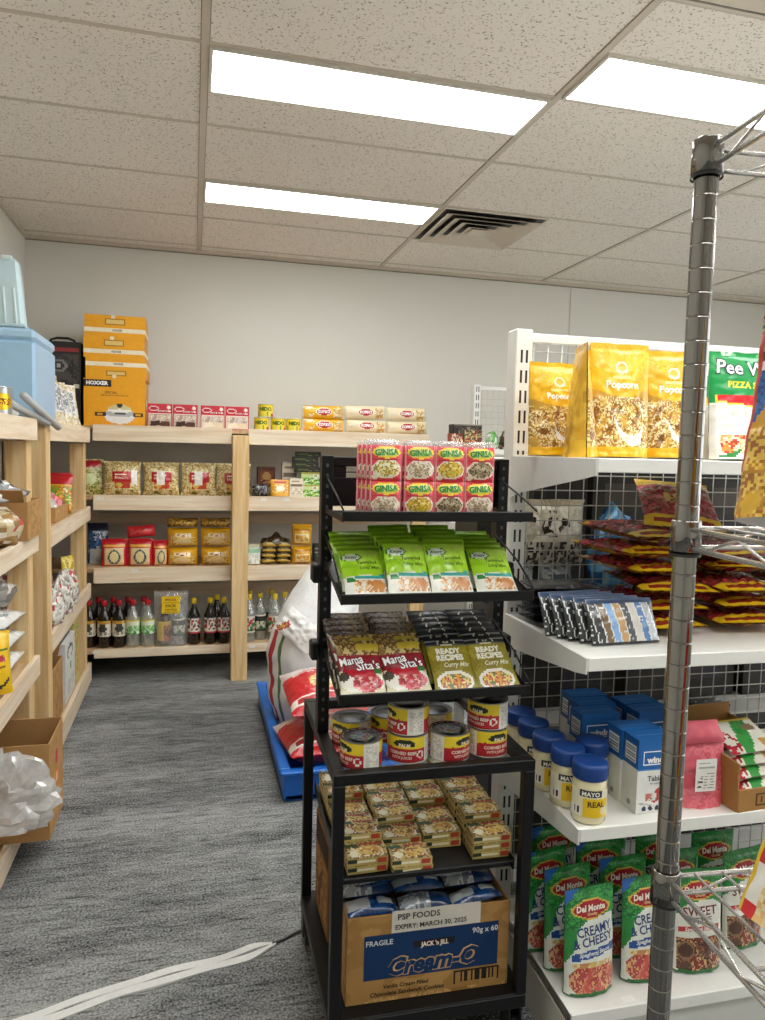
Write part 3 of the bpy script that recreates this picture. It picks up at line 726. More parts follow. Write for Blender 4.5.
bc = carton(.16, .06, .032, art('#22251c', ('r', .1, .3, .5, .7, '#5a6a34'), ('n', .5, .1, .95, .9, ['#22251c', '#41452e', '#7a7c58'], 5, 1)), '#1d1f18', '#26281f', nu=14, nv=6).mesh('seaweed_pack')
z = BZ[1][1]-.006
for k, n in enumerate(('lower green and white carton in the stack beside the black rack', 'upper green and white carton in the stack beside the black rack')):
    put('tea_carton', gc, n, 'carton', (.735+.004*k, 4.63, z), (0, 0, jit(3)), 'green and white cartons'); z += .0775
for k in range(4):
    put('seaweed_pack', bc, 'dark flat pack, %s from the bottom on top of the green cartons' % ORD[k], 'pack', (.70+jit(.012), 4.635, z), (0, 0, jit(5)), 'dark flat packs on the green cartons'); z += .0325
# --- shelf three
Z3 = BZ[2][1]-.006
put('rice_bag', bag(.12, .25, .08, art('#2c5c9c', ('n', 0, 0, 1, 1, ['#2a5aa0', '#3f78b8', '#1d3c70', '#c9d6e0'], (4, 5), 2), ('r', .1, 0, .9, .35, '#d4dde4'), ('r', 0, .8, 1, 1, '#12203c')), '#2a5aa0', seed=6, mat='crinkle').mesh('rice_bag'), 'blue and white bag at the left end of the third shelf', 'bag', (-.56, 4.76, Z3), (-3, 0, 6))
def redpack(w, h): return bag(w, h, .08, art('#c71f2b', ('r', .12, .06, .88, .66, '#e6d3a0'), ('e', .5, .34, .24, .27, '#3c5a60'), ('e', .5, .34, .17, .2, '#e6d3a0'), ('r', .1, .72, .9, .78, '#e8b04a')), '#c71f2b', (.02, .04), seed=int(w*99), pinch=.0, nu=24, nv=24).mesh('vermicelli_pack')
RP = redpack(.145, .165)
put('vermicelli_pack', RP, 'red pack with an oval emblem, beside the blue bag', 'food pack', (-.455, 4.64, Z3), (-3, 0, 3), 'red packs on the third shelf')
put('vermicelli_pack', RP, 'red pack with an oval emblem, under the lying red roll', 'food pack', (-.305, 4.64, Z3), (-3, 0, -3), 'red packs on the third shelf')
put('vermicelli_pack', redpack(.09, .155), 'narrow red pack turned sideways against the yellow stacks', 'food pack', (-.193, 4.645, Z3), (0, 0, 14), 'red packs on the third shelf')
put('vermicelli_pack', bag(.165, .07, .09, art('#d42a34', ('n', .1, .3, .9, .8, ['#d42a34', '#e0504c', '#b81c28'], 5, 2)), '#c71f2b', seed=3, nu=18, nv=14).mesh('vermicelli_pack'), 'red roll shaped pack lying on top of the red packs', 'food pack', (-.30, 4.66, Z3+.166), (0, -5, 0), 'red packs on the third shelf')
YP = bag(.178, .112, .13, art('#e2aa20', ('n', .1, .05, .9, .55, ['#e9c35a', '#d79c1c', '#f0d88c', '#b97818'], 5, 2), ('r', .25, .52, .75, .74, '#f0dfae'), ('n', .3, .56, .7, .70, ['#b5402c', '#f0dfae'], 7, 3), ('e', .5, .3, .28, .2, '#eed394')), '#dba21e', (.02, .03), seed=9, pinch=0, mat='crinkle').mesh('noodle_brick')
YT = bag(.18, .055, .13, art('#b98a2c', ('n', 0, 0, 1, 1, ['#8c6a2c', '#d2a53c', '#5c4420'], 5, 2)), '#b98a2c', (.02, .03), seed=4, pinch=0, mat='crinkle', nv=12).mesh('noodle_brick')
for cx, nm in ((-.06, 'left'), (.137, 'right')):
    z = Z3
    for k, lv in enumerate(('lowest', 'middle')):
        put('noodle_brick', YP, '%s yellow noodle pack in the %s stack left of the wooden post' % (lv, nm), 'noodle pack', (cx+jit(.004), 4.655, z), (0, 0, jit(3)), 'stacked yellow noodle packs'); z += .117
    put('noodle_brick', YT, 'brownish yellow pack on top of the %s noodle stack left of the post' % nm, 'noodle pack', (cx, 4.66, z), (0, 0, jit(4)), 'stacked yellow noodle packs'); z += .056
put('milk_pouch', bag(.10, .125, .05, art('#dfe4d4', ('r', .05, .55, .95, .75, '#9ccfae'), ('n', .05, .05, .95, .5, ['#e6e8dc', '#c2c8b4', '#f2f2ea'], 5, 2), ('r', 0, .8, 1, 1, '#b7b484')), '#c2c8b4', seed=5, stand=True).mesh('milk_pouch'), 'pale green and white pouch right of the post on the third shelf', 'pouch', (.365, 4.65, Z3), (-3, 0, 0))
FP = bag(.088, .10, .03, art('#c9a033', ('n', .1, .1, .9, .9, ['#c9a033', '#e4cd86', '#a87c1c'], 5, 2), ('r', .3, .1, .7, .9, '#ead9a4')), '#8d7430', seed=2, nu=14, nv=10).mesh('flat_pouch')
k = 0
for cx, n in ((.466, 'left'), (.560, 'right')):
    for lv, q in enumerate(('bottom', 'second', 'third', 'top')):
        put('flat_pouch', FP, '%s flat golden pouch in the %s pile between the pale pouch and the yellow blocks' % (q, n), 'pouch', (cx, 4.61, Z3+lv*.0335), (-90, jit(3), jit(4)), 'flat golden pouches on the third shelf')
put('noodle_bag', crumple(.10, .07, .17, ['#4a3a2a', '#6d5a3c', '#2c241c', '#8a7048'], 4).mesh('noodle_bag'), 'dark crumpled bag behind the golden pouches', 'bag', (.53, 4.80, Z3))
for k, n in enumerate(('lower yellow block pack at the right end of the third shelf', 'upper yellow block pack at the right end of the third shelf')):
    put('noodle_brick', bag(.125, .115+.02*k, .12, art('#dca422', ('r', .15, .15, .85, .55, '#efdba4'), ('n', .2, .2, .8, .5, ['#efdba4', '#dcb04c', '#c98a20'], 6, k), ('r', .1, .7, .9, .8, '#b97818')), '#cf9a20', (.02, .05), seed=k+3, pinch=0, mat='crinkle').mesh('noodle_brick'), n, 'noodle pack', (.675, 4.65, Z3+.118*k), (0, 0, 4-9*k))
put('drink_can_pack', carton(.20, .12, .115, art('#2a2c2c', ('r', .05, .35, .6, .5, '#3a8a4a'), ('r', 0, .6, 1, .64, '#9a9c98'), ('r', 0, .8, 1, .84, '#8a8c88')), '#242626', '#303232', nu=14, nv=14).mesh('drink_can_pack'), 'dark pack with a green strip half hidden behind the black rack upright', 'pack', (.86, 4.64, Z3))
# --- bottles, bottom shelf
Z4 = BZ[3][1]-.006
def bottle(body, cap, lab, h=.285, r=.0385, lh=(.07, .165), mat='gloss'):
    bp = [(r*.86, 0), (r, .006), (r, h*.58), (r*.93, h*.64), (r*.62, h*.74), (r*.38, h*.83), (r*.36, h*.90)]
    b = B().lathe(bp, 20, body, mat)
    c = B().lathe([(r*.42, h*.885), (r*.45, h*.89), (r*.45, h*.985), (r*.40, h)], 16, cap, 'plastic')
    l = B(); R_ = r+.0007
    l.lathe([(R_, lh[0]+(lh[1]-lh[0])*i/10) for i in range(11)], 28, lambda a, z: lab(a, (z-lh[0])/(lh[1]-lh[0])), 'paper', True, cap=False)
    return [('bottle_body', b.mesh('bottle_body')), ('cap', c.mesh('cap'), None), ('label', l.mesh('label'))]
def lab(base, *L):
    f = art(base, *L); return lambda a, t: f(((a+.25) % 1), t) if False else f((a-.5)*2+.5 if False else ((a*2) % 1), t)
def lb(base, *L):
    f = art(base, *L)
    return lambda a, t: f(min(.999, max(0, (a-.0)*1)), t)
SOY = bottle('#1a100c', '#b8202a', lb('#e0d8c6', ('r', 0, .82, 1, 1, '#c89a3a'), ('e', .0, .5, .10, .3, '#3a3a38'), ('e', 1., .5, .10, .3, '#3a3a38'), ('n', .0, .1, 1, .3, ['#e0d8c6', '#8a8478'], (20, 4), 2)))
VIN = bottle('#dfe3dc', '#c8242c', lb('#dfe8d4', ('n', 0, 0, 1, .6, ['#3f9a48', '#dfe8d4', '#7cc06a'], (9, 3), 2), ('r', 0, .85, 1, 1, '#e8d64a')), .285, .0395, (.08, .165), 'bottle')
YEL = bottle('#150e0b', '#e6c424', lb('#e2dccf', ('n', 0, .2, 1, .9, ['#c23038', '#e2dccf', '#2a2422', '#e2dccf'], (12, 4), 3), ('r', 0, .9, 1, 1, '#2a2422'), ('r', 0, 0, 1, .08, '#c23038')), .285, .0385, (.07, .175))
CLR = bottle('#e2e6e2', '#e6cb3a', lb('#2e3430', ('n', 0, .1, 1, .6, ['#2e3430', '#4a7a44', '#d9d4c2'], (9, 3), 2), ('r', 0, .88, 1, 1, '#e6e2d4')), .30, .039, (.06, .165), 'bottle')
CLR2 = bottle('#e2e6e2', '#e6cb3a', lb('#d6d2c4', ('n', 0, .1, 1, .9, ['#c23038', '#d6d2c4', '#3f8a44', '#2a2a28'], (8, 3), 4)), .30, .039, (.06, .165), 'bottle')
BT = [(SOY, -.60, 4.64, 'dark sauce bottle with a red cap partly hidden by the left shelf'), (SOY, -.512, 4.62, 'dark sauce bottle with a red cap, second in the front row'), (SOY, -.428, 4.62, 'dark sauce bottle with a red cap, third in the front row beside the clear bottles'),
      (SOY, -.555, 4.72, 'dark sauce bottle with a red cap, left one of the row behind'), (SOY, -.47, 4.72, 'dark sauce bottle with a red cap, middle one of the row behind'), (SOY, -.385, 4.72, 'dark sauce bottle with a red cap, right one of the row behind'),
      (VIN, -.348, 4.62, 'clear bottle with a red cap and green label, left of the pair'), (VIN, -.262, 4.62, 'clear bottle with a red cap and green label, right of the pair'), (VIN, -.29, 4.71, 'clear bottle with a red cap standing behind the front pair'),
      (YEL, .010, 4.62, 'dark bottle with a yellow cap, left of three beside the bagged bottles'), (YEL, .108, 4.62, 'dark bottle with a yellow cap, middle of the three left of the post'), (YEL, .190, 4.62, 'dark bottle with a yellow cap, right of the three beside the post'), (YEL, .15, 4.72, 'dark bottle with a yellow cap standing behind the front three'),
      (CLR2, .345, 4.63, 'clear bottle with a yellow cap, directly right of the post'), (CLR, .418, 4.67, 'clear bottle with a yellow cap and dark label, second right of the post'), (CLR2, .505, 4.62, 'clear bottle with a yellow cap nearest the white sack, front row'), (CLR, .575, 4.68, 'clear bottle with a yellow cap just behind the white sack'), (CLR, .36, 4.76, 'clear bottle with a yellow cap, back row left'), (CLR, .50, 4.77, 'clear bottle with a yellow cap, back row middle'), (CLR, .66, 4.70, 'clear bottle with a yellow cap hidden furthest behind the white sack')]
for p, x, y, n in BT:
    put('sauce_bottle', p, n, 'bottle', (x, y, Z4), (0, 0, jit(12)), 'bottles on the bottom shelf')
DRB = bottle('#3a1c14', '#6a2a1c', lb('#a8342c', ('n', 0, .1, 1, .9, ['#a8342c', '#c8782c', '#5a1a18'], (8, 3), 2), ('r', 0, .85, 1, 1, '#d8b03c'), ('r', .8, 0, 1, 1, '#e6c030')), .25, .040, (.03, .15))
put('sauce_bottle', DRB, 'brown bottle with a red label inside the clear gift wrap', 'bottle', (-.168, 4.625, Z4)); put('sauce_bottle', CLR, 'clear bottle with a dark label inside the clear gift wrap', 'bottle', (-.082, 4.625, Z4))
wr = thing('gift_wrap', 'clear plastic wrap with a yellow price sign around two bottles', 'wrapped pack', (-.126, 4.622, Z4))
part('wrap', bag(.200, .335, .13, '#ffffff', '#ffffff', (.0, .04), .004, 5, stand=True, mat='wrap'), wr)
sg = B(); f = lambda u, v: ((u-.5)*.105, -.056, .205+v*.105)
sg.grid(f, 20, 20, art('#f0c81c', ('r', .06, .62, .94, .66, '#b8901c'), ('r', .06, .06, .94, .09, '#b8901c')), 'paper', False); sg.grid(lambda u, v: ((.5-u)*.105, -.055, .205+v*.105), 1, 1, '#f0c81c', 'paper', False)
text(sg, 'SPECIAL', f, .105, .105, .5, .80, .13, '#8a3a18', .8, .03); text(sg, 'PACK', f, .105, .105, .5, .45, .16, '#5a4010', .7, .03); text(sg, '2 BOTTLES', f, .105, .105, .5, .22, .10, '#5a4010', .8)
part('price_sign', sg, wr, 'yellow sign')
# --- things on the far white gondola, right of the wooden shelf
zf = 1.4405
for k, (x, z, w, h, c, n) in enumerate(((1.555, 0, .075, .09, ['#a83a30', '#d8c8a8', '#6a2a24'], 'small red and cream packet at the left end of the far white shelf'),
     (1.655, 0, .115, .055, ['#3a3c3a', '#a8302c', '#d8b860'], 'flat dark packet under the mixed colour one on the far white shelf'), (1.66, .0555, .115, .06, ['#4a5a3a', '#c8b878', '#a04a34', '#2c3230'], 'mixed colour packet lying on the flat dark packet'))):
    put('food_packet', carton(w, .08, h, art(c[0], ('n', 0, 0, 1, 1, c, 4, k+2)), c[0], c[-1], nu=14, nv=10).mesh('food_packet'), n, 'packet', (x, 4.24, zf+z), (0, 0, jit(5)))
put('chocolate_box', carton(.19, .10, .155, art('#2c2622', ('n', .1, .55, .9, .9, ['#2c2622', '#54463a', '#1a1614', '#80705c'], (9, 6), 2), ('r', .0, .95, 1, 1, '#8a8076')), '#1f1a17', '#3a322c', nu=24, nv=20).mesh('chocolate_box'), 'dark brown box standing at the back of the far white shelf', 'box', (1.70, 4.44, zf), (0, 0, 0))
put('candy_bag', crumple(.038, .04, .11, ['#e0dcd0', '#5aa84a', '#c8c4b8', '#8ab87a'], 3).mesh('candy_bag'), 'clear bag with green contents among brown bags on the far white shelf', 'bag', (1.775, 4.22, zf))
for k, (x, s, n) in enumerate(((1.875, 5, 'brown speckled bag next to the green one on the far white shelf'), (1.985, 7, 'brown speckled bag in the middle on the far white shelf'), (2.095, 9, 'brown speckled bag half hidden behind the right gondola post'))):
    put('candy_bag', crumple(.046, .05, .12+.01*k, ['#3a2a20', '#a8988a', '#5a4434', '#d8ccbc', '#2a1e18'], s, fsc=11).mesh('candy_bag'), n, 'bag', (x, 4.23+.02*k, zf), (0, 0, 20*k), 'brown speckled bags on the far shelf')

# ================================================================== left shelves
TZ = 1.503
c = thing('cooler_box', 'pale blue insulated cooler box on top of the left shelves', 'cooler', (-.79, 3.33, TZ))
def frus(b, x0, y0, z0, x1, y1, z1, tp, col, mat, ch=.006):
    n0 = len(b.v); b.box(x0, y0, z0, x1, y1, z1, col, mat, ch)
    for i in range(n0, len(b.v)):
        x, y, z = b.v[i]; k = 1-tp*(z-z0)/(z1-z0); b.v[i] = ((x-(x0+x1)/2)*k+(x0+x1)/2, (y-(y0+y1)/2)*k+(y0+y1)/2, z)
    return b
part('cooler_body', frus(B(), -.20, -.215, 0, .20, .215, .30, .0, '#9cc0dc', 'plastic', .012), c)
part('lid', B().box(-.199, -.214, .3005, .199, .214, .345, '#a6c8e2', 'plastic', .012), c)
part('latch', B().tube([(.0, -.2155, .235), (.0, -.222, .235)], .022, '#d9dfe2', 'plastic', 20).tube([(.0, -.222, .235), (.0, -.226, .235)], .014, '#b8c4cc', 'plastic', 20), c, 'round white latch')
t = thing('storage_lid', 'pale ribbed plastic lid standing upright on the blue cooler', 'lid', (-.815, 3.165, TZ+.346), (-3, 0, 0))
tb = frus(B(), -.185, -.035, 0, .185, .035, .262, .14, '#c4dbe2', 'plastic', .012)
for k in range(9):
    x = -.155+k*.039
    tb.tube([(x, -.036, .014), (x*.93, -.032, .15)], .0055, '#d9ebee', 'plastic', 6)
part('lid_panel', tb, t); part('rim', B().box(-.19, -.04, 0, .19, .04, .014, '#b4d0da', 'plastic', .005), t)
for x in (-.12, .12): part('clip', B().box(x-.02, -.03, .258, x+.02, .0, .275, '#d9ebee', 'plastic', .004), t)
tn = B().lathe([(.048, 0), (.050, .002), (.050, .004), (.049, .006), (.049, .092), (.050, .094), (.050, .098), (.047, .099), (.046, .095), (.001, .095)], 28, '#b9bcbe', 'metal')
lt = B(); fc = lambda u, v: (.0496*sin((u-.5)*2.), -.0496*cos((u-.5)*2.), .006+v*.086)
lt.grid(fc, 30, 20, art('#b4b7b8', ('e', .62, .48, .34, .34, '#e9b91c'), ('e', .62, .48, .30, .29, '#f0c838'), ('n', .4, .34, .85, .62, ['#f0c838', '#8a2a1c', '#f0c838', '#5a3018'], 6, 2)), 'metal')
put('food_tin', [('can_body', tn.mesh('can_body')), ('label', lt.mesh('label'), 'yellow oval emblem')], 'plain metal tin with a yellow oval emblem at the left edge', 'tin', (-.655, 2.80, 1.5), (0, 0, 25))
put('plastic_sheet', crumple(.07, .09, .06, ['#e6e8ea', '#cfd4d8', '#f2f2f2'], 6).mesh('plastic_sheet'), 'crumpled white plastic sheet between tin and cooler', 'plastic sheet', (-.70, 2.985, 1.501))
for k, (a, q, n) in enumerate((((-.602, 2.955, 1.582), (-.540, 3.29, 1.476), 'upper grey paper roll sticking out over the shelf edge by the cooler'), ((-.655, 2.89, 1.562), (-.562, 3.20, 1.488), 'lower grey paper roll under the other one by the cooler'))):
    A = Vector(a); Q = Vector(q)
    r = B().tube([A-A, (Q-A)], .014, '#b9bbbc', 'plastic', 14); r.tube([(Q-A)*1.0, (Q-A)*1.002], .0125, '#77797b', 'plastic', 14)
    put('paper_roll', [('roll', r.mesh('roll'))], n, 'paper roll', a)
PA = lambda s: bag(.25, .235, .09, art('#e6dcc0', ('n', 0, 0, 1, 1, ['#eee6d0', '#d8c898', '#f4eee0', '#cdbd94'], (5, 6), s), ('r', .55, .2, .9, .8, '#dfe6ea'), ('n', .58, .25, .88, .75, ['#dfe6ea', '#8a9298', '#c8ced2'], 7, s)), '#dccfb0', seed=s, mat='crinkle', wr=.006).mesh('pasta_bag')
for k, (x, y, rz, rx, n) in enumerate(((-.645, 3.70, 62, -14, 'clear bag of pasta behind the blue cooler'), (-.66, 3.98, 50, -22, 'clear bag of pasta in the middle between cooler and orange cartons'), (-.70, 4.28, 35, -16, 'pale bag standing nearest the orange cartons'))):
    put('pasta_bag', PA(k+2), n, 'bag', (x, y, TZ+.001), (rx, 0, rz), 'pasta bags on the left shelf')
# near unit, upper shelf
def kf(s, a='#b98f5c', bb='#a87e4c'): return art([a, bb, a], ('r', 0, .48, 1, .51, '#93683c'))
ob2 = thing('cardboard_carton', 'open kraft carton with taped seams on the second shelf at the left edge', 'carton', (-.735, 2.765, 1.069))
part('carton_body', open_box(.36, .25, .135, '#b98f5c', '#9a7444', side=kf(1)), ob2)
part('flap', flap(.34, .05, -60, '#a87e4c'), ob2, None, (0, 0, .135))
put('newspaper_parcel', crumple(.09, .075, .12, ['#b59a68', '#d0bf98', '#8f7244', '#e0d8c8', '#a8834e', '#c8484a'], 5, fsc=12).mesh('newspaper_parcel'), 'brown and white paper parcel in front of the open carton at the left edge', 'parcel', (-.645, 2.675, 1.069))
put('snack_bag', crumple(.13, .10, .085, ['#d6d8da', '#5c6064', '#eceded', '#9a9ea2'], 8, fsc=9).mesh('snack_bag'), 'silver and grey crinkled bag lying in the open carton', 'bag', (-.70, 2.835, 1.19))
put('dried_noodle_bag', bag(.12, .17, .06, art('#cda350', ('n', 0, 0, 1, 1, ['#d9b564', '#b98a38', '#e6cb8c', '#8c5a28'], (12, 2), 3)), '#b98a38', seed=2, mat='crinkle').mesh('dried_noodle_bag'), 'golden noodle bag standing behind the silver bag at the left', 'noodle bag', (-.745, 2.965, 1.075), (0, 0, -4))
# near unit, lower shelf
FPk = lambda s: bag(.27, .25, .07, art('#e4e6e6', ('n', .05, .1, .95, .9, ['#e8eaea', '#c8cfd0', '#f2f2f0', '#9fb0b4'], (7, 5), s), ('r', .15, .3, .5, .7, '#a8c4c0'), ('n', .5, .2, .9, .5, ['#e4e6e6', '#d88a84', '#f0f0ee'], 9, s)), '#dfe2e2', seed=s, mat='crinkle', wr=.006).mesh('frozen_food_pack')
for k, n in enumerate(('lowest clear white pack in the pile behind the yellow pouch', 'middle clear white pack in the pile on the lower left shelf', 'topmost clear white pack in the pile on the lower left shelf')):
    put('frozen_food_pack', FPk(k+1), n, 'food pack', (-.603, 2.795, .595+k*.075), (-90, 0, 90+jit(3)), 'clear white packs on the lower left shelf')
put('plastic_bag', crumple(.11, .11, .13, ['#c9c6c0', '#8a847c', '#e4e2de', '#a8a298', '#6a5c50'], 9, 'crinkle', fsc=9).mesh('plastic_bag'), 'crumpled grey clear bag on top of the white pack pile at the left', 'bag', (-.735, 2.83, .595+.230))
yp = bag(.14, .205, .06, art('#f2c512', ('e', .5, .28, .42, .20, '#1f2a22'), ('e', .5, .36, .44, .22, '#f2c512'), ('e', .72, .57, .12, .05, '#b8202c'), ('e', .62, .63, .08, .04, '#3f8a34'), ('r', .2, .43, .8, .46, '#8a5a12'), ('r', .3, .70, .9, .72, '#5a7a1c')), '#e2b410', (.04, .05), seed=3, texts=[('Banana', .5, .46, .06, '#7a4a10', {'shear': .2}), ('70%', .45, .34, .07, '#b07a10', {})]).mesh('snack_pouch')
put('snack_pouch', yp, 'bright yellow pouch cut off at the left edge', 'pouch', (-.625, 2.535, .595), (-6, 0, 35))
cb = thing('cardboard_carton', 'open kraft carton sticking out low into the aisle at the left', 'carton', (-.63, 2.516, .109))
part('carton_body', open_box(.36, .255, .325, '#b98f5c', '#a07a48', side=art(['#b98f5c', '#ae8450', '#b98f5c'], ('e', .5, .72, .10, .06, '#c2384a'), ('e', .5, .5, .16, .10, '#d9772e'), ('e', .5, .5, .10, .06, '#e8c08a'), ('r', .3, .25, .7, .36, '#d9a24a'), ('e', .62, .18, .1, .05, '#c2384a'))), cb)
put('shipping_bag', crumple(.15, .05, .215, ['#ffffff'], 12, 'bagfilm', 40, 28, .42, 2.0, ridge=True).mesh('shipping_bag'), 'crumpled clear plastic bag hanging in front of the low open carton', 'plastic bag', (-.60, 2.445, .20))
# far left unit
chip = bag(.175, .205, .06, art('#e3b52a', ('n', 0, 0, 1, .7, ['#e9bf3a', '#c97a1c', '#7ab03a', '#f0d060', '#a8401c'], 4, 2), ('r', 0, .72, 1, 1, '#c22a30'), ('e', .4, .5, .2, .12, '#6aa83a')), '#c8942a', seed=7, mat='crinkle').mesh('chip_bag')
put('chip_bag', chip, 'red and yellow chip bag at the back of the corner shelf', 'chip bag', (-.72, 4.28, 1.048), (-8, 0, 12), 'chip bags in the corner')
put('chip_bag', chip, 'red and yellow chip bag leaning in front of the other in the corner', 'chip bag', (-.695, 4.08, 1.048), (-12, 0, -6), 'chip bags in the corner')
put('display_tray', open_box(.26, .34, .07, '#b98f5c').mesh('display_tray'), 'low cardboard tray of sweets on the upper corner shelf', 'tray', (-.735, 3.60, 1.0475))
for k, (x, y, cs, n) in enumerate(((-.665, 3.68, ['#e8e6e2', '#c8c4c0', '#f4f2f0'], 'white crumpled bag in the cardboard tray'), (-.665, 3.84, ['#e86a78', '#f09aa0', '#d84858'], 'pink sweet bag in the cardboard tray'), (-.77, 3.77, ['#e8a04a', '#f0c07a', '#d87a2c'], 'orange sweet bag behind the pink one'))):
    put('sweet_bag', crumple(.058, .06, .11, cs, k+3).mesh('sweet_bag'), n, 'sweet bag', (x, y, 1.053), (0, 0, 40*k), 'sweet bags in the tray')
WB = lambda s: bag(.225, .23+.02*(s > 3), .06, art('#dcd8d0', ('n', 0, 0, 1, 1, ['#e4e0d8', '#c9c4ba', '#efece6', '#8f8a80', '#e4e0d8'], (6, 7), s), ('r', .1, .78, .7, .84, '#b8343c'), ('e', .6, .45, .10, .09, '#c8343c'), ('r', .68, .5, .82, .75, '#d8767c'), ('n', .1, .15, .5, .7, ['#dcd8d0', '#a8a49c', '#e8e4de'], (3, 16), s)), '#c9c4ba', seed=s, mat='crinkle', wr=.006).mesh('flour_bag')
for k, (x, y, z, rx, rz, n) in enumerate(((-.700, 3.50, .609, -13, 86, 'white printed bag nearest the post in the heap on the corner shelf'), (-.700, 3.735, .609, -14, 84, 'white printed bag with a red dot in the middle of the heap'), (-.700, 3.97, .609, -12, 87, 'white printed bag at the far end of the heap'), (-.785, 3.62, .609, -8, 80, 'white printed bag in the second row of the heap, near end'), (-.785, 3.86, .609, -8, 84, 'white printed bag in the second row of the heap, far end'))):
    put('flour_bag', WB(k+1), n, 'bag', (x, y, z), (rx, 0, rz), 'white printed bags on the corner shelf')
for k, (y, q, n) in enumerate(((3.50, 3, 'crumpled white and red bag at the shelf edge, next to the front post'), (3.70, 6, 'crumpled white and red bag in the middle of the corner shelf edge'), (3.90, 11, 'crumpled white and red bag at the far end of the corner shelf edge'))):
    put('crumpled_bag', crumple(.055, .085, .15+.015*k, ['#c8444a', '#8a857c', '#e8e4dc', '#bdb7ac', '#f2efe9', '#d8d2c8', '#e4dfd6', '#a49e94'], q, fsc=13, n=34, m=22).mesh('crumpled_bag'), n, 'bag', (-.607, y, .609), (0, 0, 0), 'crumpled bags on the shelf edge')
put('plastic_tub', frus(B(), -.10, -.12, 0, .10, .12, .26, -.06, '#b9c4cc', 'plastic', .01).mesh('plastic_tub'), 'translucent grey tub behind the white bags in the corner', 'tub', (-.86, 4.16, .601))
put('yellow_packet', bag(.10, .20, .04, art('#e0c93a', ('n', 0, 0, 1, 1, ['#e0c93a', '#f0e08a', '#b89a24'], 5, 2)), '#cdb52e', seed=1).mesh('yellow_packet'), 'yellow packet squeezed beside the corner post', 'packet', (-.64, 4.21, .609), (-5, 0, 60))
kb = thing('cardboard_carton', 'open kraft carton on the lowest corner shelf with a raised flap', 'carton', (-.75, 3.46, .1325))
part('carton_body', open_box(.30, .25, .27, '#b98f5c', side=kf(2)), kb); part('flap', flap(.20, .11, 205, '#9a6c40'), kb, 'darker raised flap', (.03, .248, .272))
put('plastic_bag', crumple(.12, .09, .15, ['#8a847c', '#c9c6c0', '#5c544c', '#a8a298'], 21).mesh('plastic_bag'), 'grey bag stuffed in the open carton on the lowest corner shelf', 'bag', (-.75, 3.585, .20))
wbx = art('#e8e8e4', ('e', .5, .78, .3, .12, '#2c2c2c'), ('e', .5, .76, .24, .08, '#e8e8e4'), ('e', .55, .52, .06, .08, '#3aa04a'), ('n', .1, .05, .9, .35, ['#e8e8e4', '#cfd0cc'], 6, 1))
put('white_carton', carton(.30, .30, .30, '#e0e0dc', wbx, '#e8e8e4', sn=18).mesh('white_carton'), 'white carton with a green mark on the lowest corner shelf', 'carton', (-.75, 3.785, .1325))
put('tool_box', carton(.28, .26, .075, '#4c4e50', art('#55585a', ('r', .2, .3, .45, .8, '#e0c43a'), ('r', .6, .2, .9, .8, '#a8acb0')), '#6a6e72', sn=14).mesh('tool_box'), 'dark grey box with a yellow patch on the white carton', 'box', (-.76, 3.79, .433))
put('tall_carton', carton(.28, .16, .36, '#cfc88a', art('#d8cf8c', ('n', .1, .1, .9, .9, ['#d8cf8c', '#8fae4a', '#e8c86a', '#c8743a'], 5, 3)), '#d8cf8c', sn=14).mesh('tall_carton'), 'yellow green carton at the far end of the lowest corner shelf', 'carton', (-.75, 4.12, .1325))
# ================================================================== goods on the black rack
RX, RY = .295, 1.497
# --- dip / noodle mix packs, top tray
FOODS = [['#d9c24a', '#e8dca0', '#a89030', '#f2eccc'], ['#d6c2a4', '#efe4d0', '#a88c6c', '#c8b08c'], ['#e0c03c', '#c99a24', '#f0dc7c', '#a87c1c'], ['#8a7254', '#b09a78', '#5c4a34', '#cdbb98']]
def gin(k):
    f = FOODS[k % 4]
    b = bag(.070, .078, .024, art('#dd3a48', ('r', 0, 0, .05, 1, '#f0a0a4'), ('r', .95, 0, 1, 1, '#f0a0a4'), ('e', .5, .80, .44, .17, '#f0d23c'), ('e', .5, .34, .46, .27, '#f3e6d8'), ('en', .5, .34, .41, .23, f, 8, k+2), ('r', .1, .595, .9, .625, '#b5202e'), ('e', .15, .12, .10, .08, '#f0e0c4')), '#d84652', (.02, .03), .0012, k+3, pinch=0, nu=24, nv=26,
            texts=[('GINISA', .5, .80, .16, '#2e8a2c', {'bold': .05, 'wmax': .74, 'rot': .05, 'out': '#f4f0b0', 'outw': .10})])
    return b.mesh('mix_pack')
GP = [gin(k) for k in range(4)]
top_film = crumple(.034, .012, .014, ['#ffffff'], 4, 'wrap', 16, 10, .3, 3.)
TF = top_film.mesh('clear_seal')
CX = (.4055, .4825, .553, .6235); names = ('leftmost', 'second', 'third', 'rightmost')
FV = ((0, 1, 2, 3), (1, 2, 3, 1))
z0 = 1.2675
for row in range(4):
    for ci, x in enumerate(CX):
        if row > 1 and ci > 0: continue
        for lv in range(2):
            y = RY+.052+row*.0262; xx = x-.004*row*(ci == 0)
            up = 'upper' if lv else 'lower'
            lab_ = '%s red soup mix pack in the %s column, %s row on the top tray' % (up, names[ci], ('front', 'second', 'third', 'fourth')[row])
            pr = [('packet', GP[FV[1-lv][ci]])]
            o = put('mix_pack', pr, lab_, 'food pack', (xx, y, z0+lv*.0785), (0, 0, jit(1.5)), 'red mix packs on the top tray')
            if lv: part('clear_seal', TF, o, 'crinkled clear top', (0, 0, .076))
